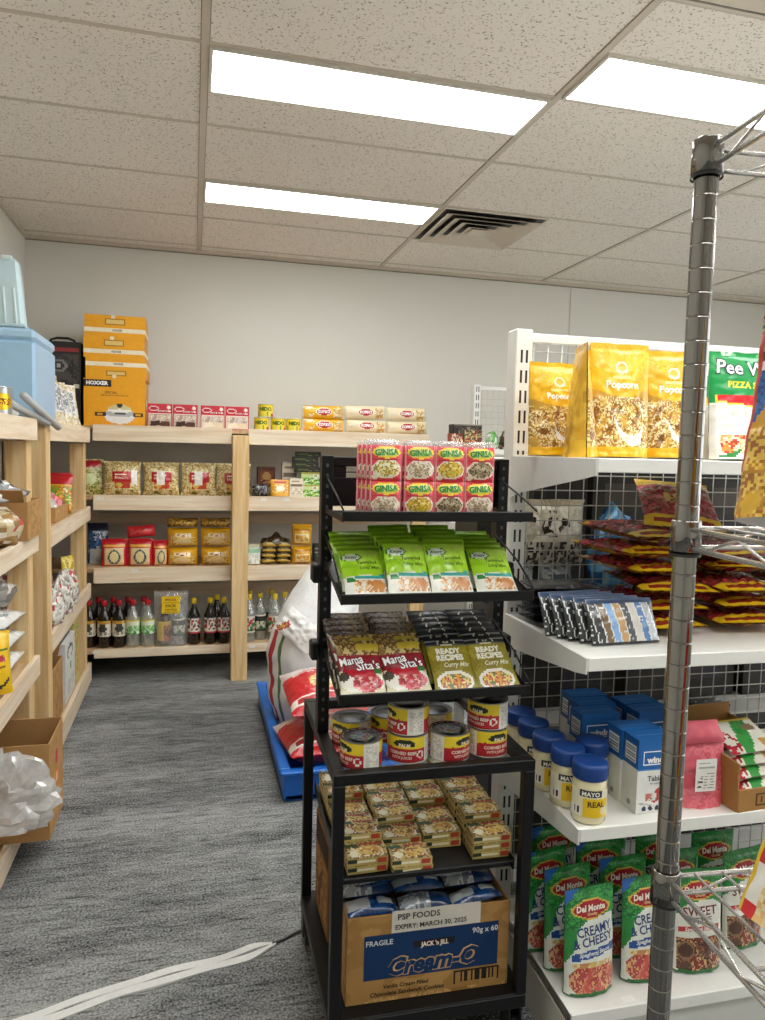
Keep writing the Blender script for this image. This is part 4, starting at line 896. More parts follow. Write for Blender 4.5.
# --- green soup sachets, second tray
def knr(s): return bag(.100, .135, .010, art('#a9dc2a', ('n', 0, .55, 1, 1, ['#9ad024', '#b4e23a', '#c2ea58'], 3, s), ('p', [(0, 0), (1, 0), (1, .33), (.6, .42), (0, .36)], '#eeece0'), ('p', [(.25, .38), (.95, .40), (1, .33), (.3, .32)], '#3aa8a0'), ('n', .25, .05, .95, .30, ['#d99a5a', '#c07a3a', '#efdfc0', '#e8b87a', '#f2efe4'], 6, s), ('e', .16, .30, .10, .05, '#2f8a3a'), ('e', .28, .78, .24, .085, '#2f7a34'), ('e', .28, .78, .22, .07, '#e9efe0'), ('r', .78, .84, 1, .9, '#c9e070'), ('r', 0, .955, 1, 1, '#7db020'), ('e', .8, .2, .16, .10, '#cf8a46')),
         '#8fbf3c', (.03, .05), .002, s, nu=26, nv=34, texts=[('Knorr', .28, .78, .06, '#2f7a34', {'shear': .25, 'bold': .03, 'wmax': .34}), ('Tamarind', .62, .66, .065, '#3f6a12', {'wmax': .55}), ('Soup Mix', .66, .55, .065, '#5f8a1c', {'wmax': .55, 'shear': .2})]).mesh('soup_sachet')
KN = [knr(1), knr(4), knr(7)]
ta = math.atan2(.055, .235); tb_ = 1.085+.005
def tray_pile(cx, name, protos, base_z, y0, n, lean, dy, dz, label, cat, group, yaw=0, lean_front=None):
    for k in range(n):
        y = y0+k*dy; z = base_z+(y-RY-.01)*math.tan(ta)+.004+k*dz*0
        ln = lean_front or lean
        put(name, protos[k % len(protos)] if isinstance(protos, list) else protos, label(k), cat, (cx+jit(.003)+.0*k, y, z), (-ln, jit(1.5), yaw+jit(2.5)), group)
RWN = ('front', 'second', 'third', 'fourth', 'fifth', 'sixth', 'seventh')
for ci, (x, nm, yw_, lf) in enumerate(((.368, 'leftmost', 8, 48), (.4585, 'second', 2, 37), (.5625, 'third', -1, 37), (.664, 'rightmost', -7, 48))):
    tray_pile(x, 'soup_sachet', KN, 1.0905, RY+.021, 5, 36, .0275, 0, lambda k: 'lime green soup sachet, %s in the %s pile on the second tray' % (RWN[k], nm), 'soup sachet', 'green soup sachets', yw_*.5, lf)
# --- third tray
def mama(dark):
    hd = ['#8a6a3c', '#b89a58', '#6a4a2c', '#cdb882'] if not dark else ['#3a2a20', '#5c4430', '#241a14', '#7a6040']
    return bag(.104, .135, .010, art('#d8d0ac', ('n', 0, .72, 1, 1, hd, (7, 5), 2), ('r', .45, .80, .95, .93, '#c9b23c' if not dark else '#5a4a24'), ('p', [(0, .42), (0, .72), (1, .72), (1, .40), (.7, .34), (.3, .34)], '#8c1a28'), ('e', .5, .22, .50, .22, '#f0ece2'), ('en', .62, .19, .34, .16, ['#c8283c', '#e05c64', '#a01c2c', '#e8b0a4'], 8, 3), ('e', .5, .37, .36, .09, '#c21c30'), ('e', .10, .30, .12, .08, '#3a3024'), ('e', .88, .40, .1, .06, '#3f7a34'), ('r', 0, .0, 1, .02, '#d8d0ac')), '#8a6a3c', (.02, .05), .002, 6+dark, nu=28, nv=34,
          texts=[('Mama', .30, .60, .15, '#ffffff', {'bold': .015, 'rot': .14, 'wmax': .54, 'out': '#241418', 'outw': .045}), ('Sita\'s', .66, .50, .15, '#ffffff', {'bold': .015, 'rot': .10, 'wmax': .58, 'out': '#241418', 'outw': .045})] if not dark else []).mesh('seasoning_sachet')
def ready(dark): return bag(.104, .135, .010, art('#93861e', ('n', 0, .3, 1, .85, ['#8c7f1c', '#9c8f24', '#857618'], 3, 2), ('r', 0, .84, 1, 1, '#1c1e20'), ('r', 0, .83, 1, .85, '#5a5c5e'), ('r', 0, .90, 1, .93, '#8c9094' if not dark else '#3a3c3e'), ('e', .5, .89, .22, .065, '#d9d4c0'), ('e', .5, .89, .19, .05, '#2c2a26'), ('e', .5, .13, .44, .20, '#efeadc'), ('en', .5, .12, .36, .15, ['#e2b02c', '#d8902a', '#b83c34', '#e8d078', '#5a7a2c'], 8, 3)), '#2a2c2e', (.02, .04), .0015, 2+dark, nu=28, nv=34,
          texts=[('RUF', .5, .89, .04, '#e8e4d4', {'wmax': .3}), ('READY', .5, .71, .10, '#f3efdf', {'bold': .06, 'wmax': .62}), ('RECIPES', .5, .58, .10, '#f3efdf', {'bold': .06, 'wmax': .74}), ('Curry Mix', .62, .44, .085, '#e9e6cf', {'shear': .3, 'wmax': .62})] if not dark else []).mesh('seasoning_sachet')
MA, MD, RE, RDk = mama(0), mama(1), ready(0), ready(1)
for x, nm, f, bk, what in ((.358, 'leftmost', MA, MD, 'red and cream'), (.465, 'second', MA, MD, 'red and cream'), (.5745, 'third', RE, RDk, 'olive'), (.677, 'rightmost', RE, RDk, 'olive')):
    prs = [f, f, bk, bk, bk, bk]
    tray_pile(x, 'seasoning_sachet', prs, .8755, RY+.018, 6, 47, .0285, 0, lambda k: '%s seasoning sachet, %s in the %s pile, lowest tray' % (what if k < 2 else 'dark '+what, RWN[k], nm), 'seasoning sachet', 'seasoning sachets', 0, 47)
# --- cans on the glass
def can_proto(turn):
    R_, H_ = .047, .0640; lab_ = B()
    def dz_(a):   # angle on the can, front = 0
        return ((a-.0)+.5) % 1-.5
    AR = art('#b51f2c', ('p', [(.0, .52), (.22, .58), (.5, .52), (.78, .58), (1, .52), (1, 1), (0, 1)], '#ecd02c'), ('e', .5, .74, .24, .17, '#1e2a1c'), ('r', .2, .56, .8, .62, '#ecd02c'), ('e', .86, .30, .08, .15, '#f2ece0'), ('e', .86, .30, .055, .10, '#b51f2c'), ('r', 0, 0, 1, .04, '#8a1420'))
    ARW = art('#e6e2d8', ('n', .1, .1, .9, .9, ['#e6e2d8', '#c9c4b8', '#e6e2d8'], (5, 16), 2), ('r', .08, .12, .3, .5, '#d2cdc0'))
    def pc(a, z):
        d = (a+turn/360.+.5) % 1; t = (z-.003)/(H_-.006)
        # three copies of the printed face with one white panel
        if d < .36: return AR(d/.36, t)
        if d < .50: return ARW((d-.36)/.14, t)
        if d < .86: return AR((d-.5)/.36, t)
        return ARW((d-.86)/.14, t)
    n = 64
    lab_.lathe([(R_+.0004, .003+(H_-.006)*i/22) for i in range(23)], n, pc, 'paper', True, cap=False)
    for c0 in (0., .5):
        def S(u, v, c0=c0):
            a = (c0+u*.36-.5-turn/360.)*2*pi-pi/2
            return ((R_+.0005)*cos(a), (R_+.0005)*sin(a), .003+v*(H_-.006))
        Wd = .36*2*pi*R_
        text(lab_, 'PALM', S, Wd, H_-.006, .5, .69, .13, '#f2e6c8', .34, .05); text(lab_, 'CORNED BEEF', S, Wd, H_-.006, .46, .38, .12, '#f6ecd8', .62, .03); text(lab_, 'WITH JUICES', S, Wd, H_-.006, .44, .20, .10, '#f6ecd8', .5, .02)
    body = B().lathe([(R_-.001, 0), (R_+.001, .001), (R_+.001, .0025), (R_, .003), (R_, H_-.003), (R_+.001, H_-.002), (R_+.001, H_)], 40, '#c8c4b8', 'metal', cap=False)
    lid = B()
    def lc(a, r): return '#1c1c1e'
    lid.lathe([(R_-.0005, H_+.0003), (R_-.003, H_+.0005), (R_-.0035, H_-.002), (R_*.72, H_-.003), (R_*.70, H_-.002), (.0005, H_-.002)], 40, '#3a3b3d' if not turn else '#2b2c2e', 'metal', cap=False)
    if turn:
        fl = lambda u, v: ((u-.5)*.052, (v-.5)*.052, H_-.0016)
        lid.grid(fl, 20, 20, lambda u, v: (pick(['#1c4a78', '#3a8aa8', '#8a3a2c', '#2a2c30', '#5a9a5a'], nz(u, v, 4, 3)) if (u-.5)**2+(v-.5)**2 < .24 else '#2b2c2e'), 'paper')
    rim = B().lathe([(R_-.0055, H_-.0012), (R_-.003, H_-.0008)], 40, (lambda a, z: '#d6c8b4' if int(a*30) % 2 else '#b02a30') if turn else '#555759', 'paper', cap=False)
    return [('can_body', body.mesh('can_body')), ('label', lab_.mesh('label'), 'red and yellow printed label'), ('lid', lid.mesh('lid')), ('rim_print', rim.mesh('rim_print'))]
CF, CTN = can_proto(0), can_proto(95)
CT = can_proto(60)
ZG = .7042
for p, x, y, z, rz, n in ((CTN, .372, 1.576, ZG, -40, 'corned beef can with a printed lid, front left on the glass'), (CT, .486, 1.592, ZG, -30, 'bottom corned beef can of the left stack on the glass'), (CF, .486, 1.592, ZG+.0653, 32, 'top corned beef can of the left stack on the glass'),
     (CTN, .584, 1.580, ZG, -118, 'single corned beef can between the two stacks'), (CT, .682, 1.588, ZG, 10, 'bottom corned beef can of the right stack'), (CF, .682, 1.588, ZG+.0653, 62, 'top corned beef can of the right stack'),
     (CF, .376, 1.70, ZG, 60, 'corned beef can in shade at the back left corner of the glass'), (CF, .474, 1.712, ZG, 40, 'corned beef can in shade behind the left stack'), (CF, .590, 1.715, ZG, 20, 'corned beef can in shade behind the single can')):
    put('meat_can', p, n, 'can', (x, y, z), (0, 0, rz), 'corned beef cans on the rack')
# --- stock cube boxes
def cube(s): 
    pal = [['#e2d6b4', '#d9b84a', '#b5402c', '#f0e8d0', '#c89a5c'], ['#e6d9b8', '#dcc052', '#8a6a34', '#f2ead2', '#c8743a'], ['#d8c8a0', '#d2a83c', '#a8342c', '#ece2c4', '#7a5a34']][s]
    t = art('#b49a62', ('n', .0, .0, 1, 1, [c for c in ('#b49a62', '#7a5a34', '#c8b078', '#5a4428')], 5, s+2), ('n', .1, .1, .9, .7, pal, 5, s+2), ('e', .60, .45, .26, .30, '#d8b65c'), ('en', .6, .45, .22, .24, ['#c88a3c', '#e0c070', '#8a5a2c'], 6, s), ('r', 0, .72, .34, .95, '#2c4a2c'), ('r', .38, .8, .9, .92, '#b5302c'), ('e', .18, .3, .12, .18, '#efe6cc'))
    return carton(.094, .058, .0185, art(('#c8b46a', '#b8a45c', '#cbb878')[s], ('r', .0, .3, .22, .8, '#2c3a28'), ('r', .25, .4, .7, .7, '#f0e6c8'), ('r', .74, .2, .96, .8, '#b5402c')), art('#c8b078', ('r', .2, .3, .8, .7, '#8a6a34')), t, nu=22, nv=6, sn=12).mesh('stock_cube_box')
CU = [cube(0), cube(1), cube(2)]
cols = (.3885, .488, .588, .690)
st = ((2, 3, 2, 2, 3, 3), (2, 2, 3, 3, 3, 3), (0, 2, 2, 3, 3, 3), (3, 4, 4, 4, 4, 4))
tm = math.tan(rad(4.5))
for ci, x in enumerate(cols):
    for r in range(6):
        y = RY+.055+r*.0605-(.022 if ci == 1 and r == 0 else 0)
        for lv in range(st[ci][r]):
            zb = .448+.0050+(y-RY-.035)*tm+lv*.0192
            put('stock_cube_box', CU[(ci+r+lv) % 3], 'small stock cube box, %s up in the %s row of the %s column' % (('lowest', 'second', 'third', 'fourth')[lv], RWN[r], names[ci]), 'box', (x+jit(.002)-.001*r, y, zb), (4.5, 0, jit(2.2)), 'stock cube boxes on the middle shelf')
# --- biscuit carton at the bottom
ZB = .1525
C_ = thing('biscuit_carton', 'open kraft carton with a blue printed panel, full of biscuit packs, bottom of the rack', 'carton', (.535, 1.532, ZB), (0, 0, -1.5))
NV = '#12335c'
def ctext(): 
    return [('FRAGILE', .195, .69, .058, '#cfd3d6', {'bold': .02, 'wmax': .17}), ('90g x 60', .845, .70, .062, '#cfd3d6', {'bold': .02, 'wmax': .17}),
            ('JACK \'n JILL', .53, .615, .052, '#e8e2d2', {'bold': .03, 'wmax': .17, 'out': '#8a1c24', 'outw': .06}), ('Cream-O', .53, .41, .19, NV, {'bold': .04, 'shear': .28, 'wmax': .56, 'out': '#c8a070', 'outw': .085, 'rot': .03}),
            ('Vanilla Cream Filled', .36, .175, .045, '#241c14', {'wmax': .42, 'shear': .1}), ('Chocolate Sandwich Cookies', .37, .095, .05, '#241c14', {'wmax': .60, 'bold': .02, 'shear': .1})]
def bars(u, v):
    if .655 < u < .945 and .075 < v < .235:
        if u < .665 or u > .935 or v < .083 or v > .227: return '#241c14'
        if .69 < u < .91 and v > .10: return '#241c14' if hs(math.floor(u*95), 3.) > .5 else None
    return None
CH_ = .208
part('carton_body', open_box(.392, .20, CH_, '#a8804a', '#8a683c', front=art(['#a8804a', '#9f7742', '#b08850'], ('r', .095, .26, .93, .775, NV), ('r', .40, .575, .66, .665, '#1a1c20'), ('f', bars), ('n', .0, .0, 1, .045, ['#a8804a', '#c49c60', '#8e6a3a'], 8, 2)), nu=90, nv=50, texts=ctext(), side=kf(5)), C_)
sh = B(); fs_ = lambda u, v: (-.092+u*.214, -.0016, .163+v*.052)
sh.grid(fs_, 4, 4, '#cfcabe', 'paper', False); sh.grid(lambda u, v: (-.092+(1-u)*.214, -.0012, .163+v*.052), 1, 1, '#cfcabe', 'paper', False)
text(sh, 'PSP FOODS', fs_, .214, .052, .30, .72, .27, '#222222', .5, .02); text(sh, 'EXPIRY: MARCH 30, 2025', fs_, .214, .052, .44, .26, .22, '#222222', .8, .02)
part('paper_label', sh, C_, 'white expiry label')
CK = bag(.125, .055, .035, art('#1c4a86', ('n', 0, 0, 1, 1, ['#1c4a86', '#163a6c', '#2c62a4'], 4, 2), ('r', .0, .15, .45, .85, '#b9bec2'), ('r', .62, .3, .92, .75, '#dfe2e2'), ('r', .97, 0, 1, 1, '#8a929a')), '#a9b0b6', (.03, .03), .003, 3, pinch=0, mat='crinkle', nu=24, nv=12).mesh('biscuit_pack')
CK2 = bag(.125, .055, .035, art('#a9b0b6', ('n', 0, 0, 1, 1, ['#a9b0b6', '#c9cdd0', '#7c848c'], (6, 3), 5), ('r', .6, 0, 1, 1, '#1c3a66')), '#1c4a86', (.03, .03), .003, 7, pinch=0, mat='crinkle', nu=24, nv=12).mesh('biscuit_pack')
i_ = 0
for r, y in enumerate((.048, .104, .160)):
    for q, x in enumerate((-.128, .0, .128)):
        put('biscuit_pack', (CK, CK2)[(r+q) % 2], 'blue and white biscuit pack, %s from left, %s row in the carton' % (ORD[q], ('front', 'middle', 'back')[r]), 'biscuit pack', (.535+x, 1.532+y-.02-x*.026, ZB+.172+.012*r), (-90+jit(6), jit(5), jit(5)), 'biscuit packs in the carton')
for q, x in enumerate((-.10, .06)):
    put('biscuit_pack', (CK2, CK)[q], '%s loose biscuit pack lying on top of the others in the carton' % ('left', 'right')[q], 'biscuit pack', (.535+x, 1.61, ZB+.222), (-90+jit(4), jit(4), 8-16*q), 'biscuit packs in the carton')
bk = thing('cardboard_carton', 'dark kraft carton on the bottom shelf behind the left posts of the rack', 'carton', (.47, 1.760, ZB), (0, 0, 0))
part('carton_body', open_box(.265, .19, .27, '#8a6238', '#6a4a2c', side=art(['#8a6238', '#7c5630'], ('r', 0, .7, 1, .95, '#3a2a1c'), ('n', .1, .1, .9, .65, ['#8a6238', '#a87a4a', '#6a4626'], 4, 2))), bk)

# ================================================================== goods on the right gondola
# --- popcorn
PC = ['#c99a38', '#e0c878', '#a8741c', '#e8dcb0', '#b98428', '#7a4e16']
def pop(s, w=.155, h=.275): return bag(w, h, .075, art('#e8b416', ('n', 0, .62, 1, 1, ['#ecb81a', '#e3ae12', '#f0c434'], 3, s), ('p', [(0, .60), (.3, .54), (.6, .52), (1, .62), (1, .07), (0, .07)], '#c99a38'), ('n', 0, .09, 1, .52, PC, (8, 10), s), ('p', [(.34, .36), (.40, .18), (.58, .10), (.80, .12), (.86, .30), (.80, .24), (.60, .20), (.46, .26)], '#ece6da'), ('en', .62, .33, .23, .14, PC, (9, 11), s+3), ('r', 0, 0, 1, .085, '#ecb414'), ('e', .5, .785, .105, .055, '#f6eecb'), ('e', .5, .79, .07, .035, '#e3b83a'), ('r', .34, .69, .66, .715, '#f3dc86')), ['#dca410', '#e6b424', '#c8920c'], (.03, .06), .004, s, nu=52, nv=80, stand=True,
        texts=[('Popcorn', .5, .635, .062, '#fbf6e4', {'bold': .04, 'wmax': .74})]).mesh('popcorn_bag')
P1, P2, P3, P4, P1b = pop(1, .155, .235), pop(4), pop(7), pop(9, .12, .26), pop(2, .155, .27)
zs = GZ[3]
for m, x, y, rz, rx, n in ((P1, .892, 1.705, 2, -3, 'leftmost yellow popcorn bag beside the white post'), (P4, .886, 1.572, 74, -2, 'yellow popcorn bag turned sideways, second from the white post'), (P3, 1.052, 1.725, 4, -2, 'yellow popcorn bag partly hidden behind the big front one'), (P2, 1.002, 1.60, -3, -3, 'big yellow popcorn bag standing in front, its whole face showing'), (P1b, 1.168, 1.625, -6, -4, 'yellow popcorn bag next to the chrome post')):
    put('popcorn_bag', m, n, 'popcorn bag', (x, y, zs), (rx, 0, rz), 'popcorn bags on the top shelf')
def pee(s): return bag(.215, .275, .08, art('#e9e7e0', ('r', 0, .52, 1, 1, '#12964a'), ('p', [(.06, .52), (1, .44), (1, .54), (.5, .60), (.06, .60)], '#f0d040'), ('p', [(.08, .535), (1, .455), (1, .525), (.5, .585), (.08, .585)], '#d3202c'), ('n', .1, .06, .95, .22, ['#d9984a', '#c8402c', '#e8cfa0', '#f0e8d8', '#e0b060'], 6, s), ('p', [(.05, .02), (.35, .10), (.22, .01)], '#1f8a3a'), ('n', .0, .96, 1, 1, ['#12964a', '#7ac08a', '#e9e7e0'], (8, 2), 4), ('r', 0, 0, .04, .5, '#d4d2ca')), '#d9d8d2', (.03, .04), .004, s, nu=40, nv=54, stand=True,
        texts=[('Pee Wee', .50, .845, .125, '#ffffff', {'bold': .015, 'wmax': .90, 'out': '#16181c', 'outw': .065, 'rot': -.05}), ('PIZZA SUPREME', .56, .685, .058, '#e6e23c', {'bold': .04, 'wmax': .72, 'rot': -.03})]).mesh('corn_snack_bag')
PW = pee(3)
put('corn_snack_bag', PW, 'green and white pizza snack bag right of the chrome post', 'snack bag', (1.372, 1.60, zs), (-4, 0, -3), 'green snack bags')
put('corn_snack_bag', PW, 'green snack bag standing just behind the front green one', 'snack bag', (1.405, 1.69, zs+.001), (-4, 0, 4), 'green snack bags')
# --- coffee strips, second shelf
def strips(u, v):
    q = (u*1.0+ (1-v)*-.10)*9
    i = math.floor(q); f = q-i
    c = ['#3a3c40', '#7a6248', '#86aede', '#c8a070', '#55585c', '#d8d4cc', '#5a82b8', '#a8adb2', '#4a4c50', '#8ab0dc', '#bfa07c', '#2f3134'][i % 12]
    if v > .90: return '#3c5070'
    if v < .05: return '#2a2b2e'
    if f < .14: return '#e2e4e4'
    if nz(u, v, (26, 30), 3) > .38: return '#d2d4d2'
    return c
SA = bag(.180, .108, .022, strips, ['#2a2c30', '#3c4046', '#55585e'], (.03, .06), .002, 4, nu=60, nv=26, pinch=0, mat='crinkle').mesh('coffee_strip_pack')
z2 = GZ[2]
for k in range(5):
    put('coffee_strip_pack', SA, '%s upright pack of coffee strips in the leaning row' % ('front' if k == 0 else ORD[k]), 'coffee pack', (.983-.017*k, 1.492+.026*k, z2+.001), (-24, 0, 2+k), 'coffee strip packs')
SD = bag(.20, .12, .018, art('#26282c', ('n', 0, 0, 1, 1, ['#26282c', '#34373c', '#4c5056', '#1c1d20'], (10, 3), 2)), ['#26282c', '#3a3d42'], (.04, .05), .002, 5, nu=20, nv=14, pinch=0, mat='crinkle').mesh('coffee_strip_pack')
for k in range(5):
    put('coffee_strip_pack', SD, '%s flat black pack from the bottom of the pile behind the coffee row' % ORD[k], 'coffee pack', (.948+jit(.012), 1.675, z2+.0006+.0215*k), (-90, 0, jit(8)), 'flat black packs')
# --- peanut bags heaped
def nut(s): return bag(.20, .27, .037, art('#9c2430', ('n', 0, 0, 1, 1, ['#a8283a', '#7c1a24', '#c24a54', '#8a3a30', '#b5404a', '#5c1a1c'], (7, 9), s), ('r', 0, 0, 1, .17, '#e2bc24'), ('r', .1, .05, .9, .12, '#8a2a1c'), ('r', .0, .17, 1, .19, '#c22a2c'), ('r', 0, .82, 1, 1, '#dcb424'), ('n', .3, .4, .7, .6, ['#c8a24a', '#7c1a24', '#d8b870'], 5, s)), ['#b0343e', '#d8b02a', '#8a2028'], (.05, .05), .006, s, nu=26, nv=34, mat='crinkle').mesh('nut_bag')
NU = [nut(1), nut(4), nut(8)]
lvls = ('bottom', 'second', 'third', 'fourth', 'fifth', 'sixth')
for ci, (x, n_) in enumerate(((1.150, 6), (1.385, 5), (1.62, 4))):
    for lv in range(n_):
        put('nut_bag', NU[(ci+lv) % 3], 'red bag with a yellow end, %s layer of the %s pile on the second shelf' % (lvls[lv], ('left', 'middle', 'right')[ci]), 'snack bag', (x+jit(.018), 1.54+jit(.02)+.010*lv, z2+.001+lv*.0435), (-90+jit(3), jit(3), jit(11)), 'red and yellow snack bags')
put('nut_bag', NU[0], 'red bag sloping against the wire back above the left pile', 'snack bag', (1.22, 1.62, z2+.250), (-66, 4, -24), 'red and yellow snack bags')
# --- jars, third shelf
z3 = GZ[1]
JR = .0385
jb = B().lathe([(JR*.9, 0), (JR, .004), (JR*1.02, .02), (JR, .05), (JR*.99, .085), (JR*.94, .096), (JR*.80, .102), (JR*.80, .106)], 30, '#e6dcb2', 'gloss')
jl = B().lathe([(JR*.86, .098), (JR*1.02, .0995), (JR*1.04, .103), (JR*1.04, .128), (JR*1.0, .134), (JR*.88, .1355)], 36, lambda a, z: '#123f86' if z < .127 or True else '#0c2c60', 'plastic')
for k in range(36):
    a = 2*pi*k/36; jl.box(-.0007, -.0004, .105, .0007, .0008, .125, '#0f3674', 'plastic', .0002, Matrix.Rotation(a, 4, 'Z') @ Matrix.Translation((0, -JR*1.042, 0)))
jt = B(); Rl = JR*1.035
JS = lambda u, v: (Rl*sin((u-.5)*3.0), -Rl*cos((u-.5)*3.0), .018+v*.062)
jt.grid(JS, 44, 20, art('#e8e2c8', ('r', .22, .74, .66, 1, '#1c2430'), ('r', .30, .0, .82, .72, '#ecc41c'), ('r', .02, .05, .26, .40, '#eeeae0'), ('f', lambda u, v: '#22201c' if .04 < u < .24 and .08 < v < .36 and nz(u, 0, (120, 1), 2) > .1 else None), ('e', .72, .25, .08, .18, '#e8dcae')), 'paper')
text(jt, 'MAYO', JS, 3*Rl, .062, .44, .87, .16, '#f0ece0', .34, .03); text(jt, 'REAL', JS, 3*Rl, .062, .55, .50, .20, '#5a4310', .34, .03)
JP = [('jar_body', jb.mesh('jar_body')), ('lid', jl.mesh('lid'), 'dark blue ribbed lid'), ('label', jt.mesh('label'), 'yellow label')]
for x, y, rz, n in ((.877, 1.447, -14, 'frontmost mayonnaise jar at the shelf corner'), (.866, 1.530, -10, 'second mayonnaise jar from the front, along the shelf end'), (.859, 1.613, -4, 'third mayonnaise jar from the front, along the shelf end'), (.860, 1.700, 0, 'fourth mayonnaise jar from the front, along the shelf end'), (.863, 1.783, 25, 'rearmost mayonnaise jar beside the white post'), (.948, 1.560, -15, 'mayonnaise jar in the inner row, between the jars and the salt boxes')):
    put('mayonnaise_jar', JP, n, 'jar', (x, y, z3), (0, 0, rz), 'mayonnaise jars')
# --- salt
BL = '#1763ad'
sl = carton(.105, .062, .175, art('#e9e9e4', ('r', 0, .60, 1, 1, BL), ('r', 0, .59, 1, .605, '#5a92c8'), ('e', .64, .25, .20, .10, '#c43a3c'), ('e', .45, .20, .12, .06, '#b8343c'), ('n', .22, .16, .5, .26, ['#e9e9e4', '#6a7a4a', '#d8d4c8', '#c87068'], 6, 2), ('e', .20, .06, .055, .035, '#1c3a5c'), ('e', .36, .06, .055, .035, '#1c3a5c'), ('e', .52, .06, .055, .035, '#1c3a5c'), ('p', [(.05, .16), (.45, .10), (.45, .09), (.05, .13)], '#b8b8b4')),
            art('#dfe0dc', ('r', 0, .60, 1, 1, '#15589c'), ('r', .15, .66, .85, .90, '#d9dcdc'), ('f', lambda u, v: '#55606a' if .2 < u < .8 and .68 < v < .88 and int(v*70) % 3 == 0 else None), ('e', .5, .1, .12, .04, '#8a9094')), art('#1b6ab8', ('r', .1, .45, .9, .5, '#5a9ad4')), nu=40, nv=60, sn=20,
            texts=[('windsor', .56, .73, .085, '#ffffff', {'bold': .05, 'wmax': .74}), ('Table Salt', .58, .475, .070, '#50565c', {'wmax': .74}), ('for cooking and baking', .56, .405, .022, '#7a8086', {'wmax': .6})])
fr = lambda u, v: ((u-.5)*.105, -.0002, v*.175)
for a in ((.13, .66, .15, .84), (.13, .83, .98, .845), (.13, .655, .98, .67)): sl.grid(lambda u, v, a=a: fr(a[0]+u*(a[2]-a[0]), a[1]+v*(a[3]-a[1])), 1, 1, '#ffffff', 'paper', False)
SL = sl.mesh('salt_box')
for x, y, n in ((1.046, 1.436, 'frontmost blue and white salt box by the chrome post'), (1.042, 1.501, 'second blue and white salt box from the front'), (1.000, 1.610, 'third blue and white salt box, standing further back in shade'), (1.030, 1.676, 'fourth blue and white salt box, in shade'), (1.045, 1.742, 'rearmost blue and white salt box, in shade at the wire back')):
    put('salt_box', SL, n, 'box', (x, y, z3), (0, 0, jit(1.5)), 'salt boxes')
for k in range(2): put('salt_box', SL, ('left', 'right')[k]+' dark blue salt box behind the front ones, mostly hidden', 'box', (1.155+.0*k, 1.60+.07*k, z3), (0, 0, 2), 'salt boxes')
# --- pink bag
pk = thing('sugar_bag', 'pink paper bag with a white label right of the chrome post', 'bag', (1.178, 1.472, z3), (0, 0, -3))
PKF = bag(.140, .165, .09, art('#e06a78', ('n', 0, 0, 1, 1, ['#e06a78', '#e67a86', '#d85c6c'], 4, 3)), '#d85f6e', (.0, .02), .004, 3, stand=True, nu=26, nv=34, mat='woven')
part('paper_bag', PKF, pk)
part('folded_top', bag(.12, .055, .05, '#de6675', '#de6675', (.02, .02), .004, 6, nu=16, nv=10, mat='woven'), pk, None, (.0, -.02, .150), (-40, 0, 0))
ll = B(); fl_ = lambda u, v: (-.034+u*.054, -.0478-.0*u, .045+v*.078)
ll.grid(fl_, 22, 34, art('#e9e7e0', ('f', lambda u, v: '#4a4a48' if .08 < u < .36 and .12 < v < .50 and nz(u, v, (3, 60), 1) > .05 else None), ('f', lambda u, v: '#8a8a86' if .42 < u < .9 and .1 < v < .62 and int(v*34) % 3 == 0 and nz(u, v, (14, 34), 2) > -.2 else None), ('r', .12, .72, .9, .75, '#a8a8a4'), ('r', .12, .84, .7, .87, '#a8a8a4')), 'paper', False)
part('label', ll, pk, 'white printed label')
# --- carton of sachets
sb = thing('display_carton', 'open kraft display carton of green striped sachets at the right edge', 'carton', (1.335, 1.398, z3), (0, 0, 3))
cb_ = B()
w_, d_, h_ = .20, .26, .135
for a in ((-w_/2, 0, 0, w_/2, .004, .055), (-w_/2, d_-.004, 0, w_/2, d_, h_+.03), (-w_/2, .004, 0, w_/2, d_-.004, .004)): cb_.box(*a, '#a87c46', 'kraft', .001)
for x in (-w_/2, w_/2-.004):
    cb_.add([(x, .004, 0), (x, d_-.004, 0), (x, d_-.004, h_), (x, .004, h_*.86), (x+.004, .004, 0), (x+.004, d_-.004, 0), (x+.004, d_-.004, h_), (x+.004, .004, h_*.86)], [(3, 2, 1, 0), (4, 5, 6, 7), (0, 1, 5, 4), (1, 2, 6, 5), (2, 3, 7, 6), (3, 0, 4, 7)], '#a87c46', 'kraft')
cb_.grid(lambda u, v: (-.05+u*.05, -.0006, .012+v*.03), 10, 8, art('#a87c46', ('r', .0, .0, 1, 1, '#5a4024'), ('r', .12, .12, .88, .88, '#a87c46'), ('r', .3, .2, .36, .8, '#5a4024'), ('r', .6, .2, .66, .8, '#5a4024')), 'kraft', False)
part('carton_body', cb_, sb)
SG = bag(.16, .115, .016, art('#e8e4d6', ('p', [(.15, 0), (.45, 0), (.85, 1), (.55, 1)], '#2f9a3c'), ('n', 0, 0, .25, .6, ['#c22a3c', '#e8e4d6', '#a81c2c'], 6, 2), ('r', 0, .92, 1, 1, '#e0c43a'), ('r', .7, .1, 1, .3, '#e0a03a'), ('e', .75, .65, .14, .12, '#8a6a4a')), '#d8d4c4', (.04, .04), .002, 5, nu=26, nv=20).mesh('sauce_sachet')
for k in range(4):
    put('sauce_sachet', SG, 'green striped sachet lying %s from the top in the display carton' % ORD[3-k] if k < 3 else 'green striped sachet lying on top in the display carton', 'sachet', (1.335+jit(.004), 1.425+.01*k, z3+.035+k*.026), (-70, 0, 3+jit(4)), 'sachets in the display carton')
for k in range(3):
    put('seasoning_sachet', RDk, 'dark seasoning sachet, %s in the row standing behind the display carton' % ORD[k], 'sachet', (1.425+jit(.004), 1.695+.028*k, z3+.001), (-12, 0, jit(4)), 'dark sachets at the back of the third shelf')
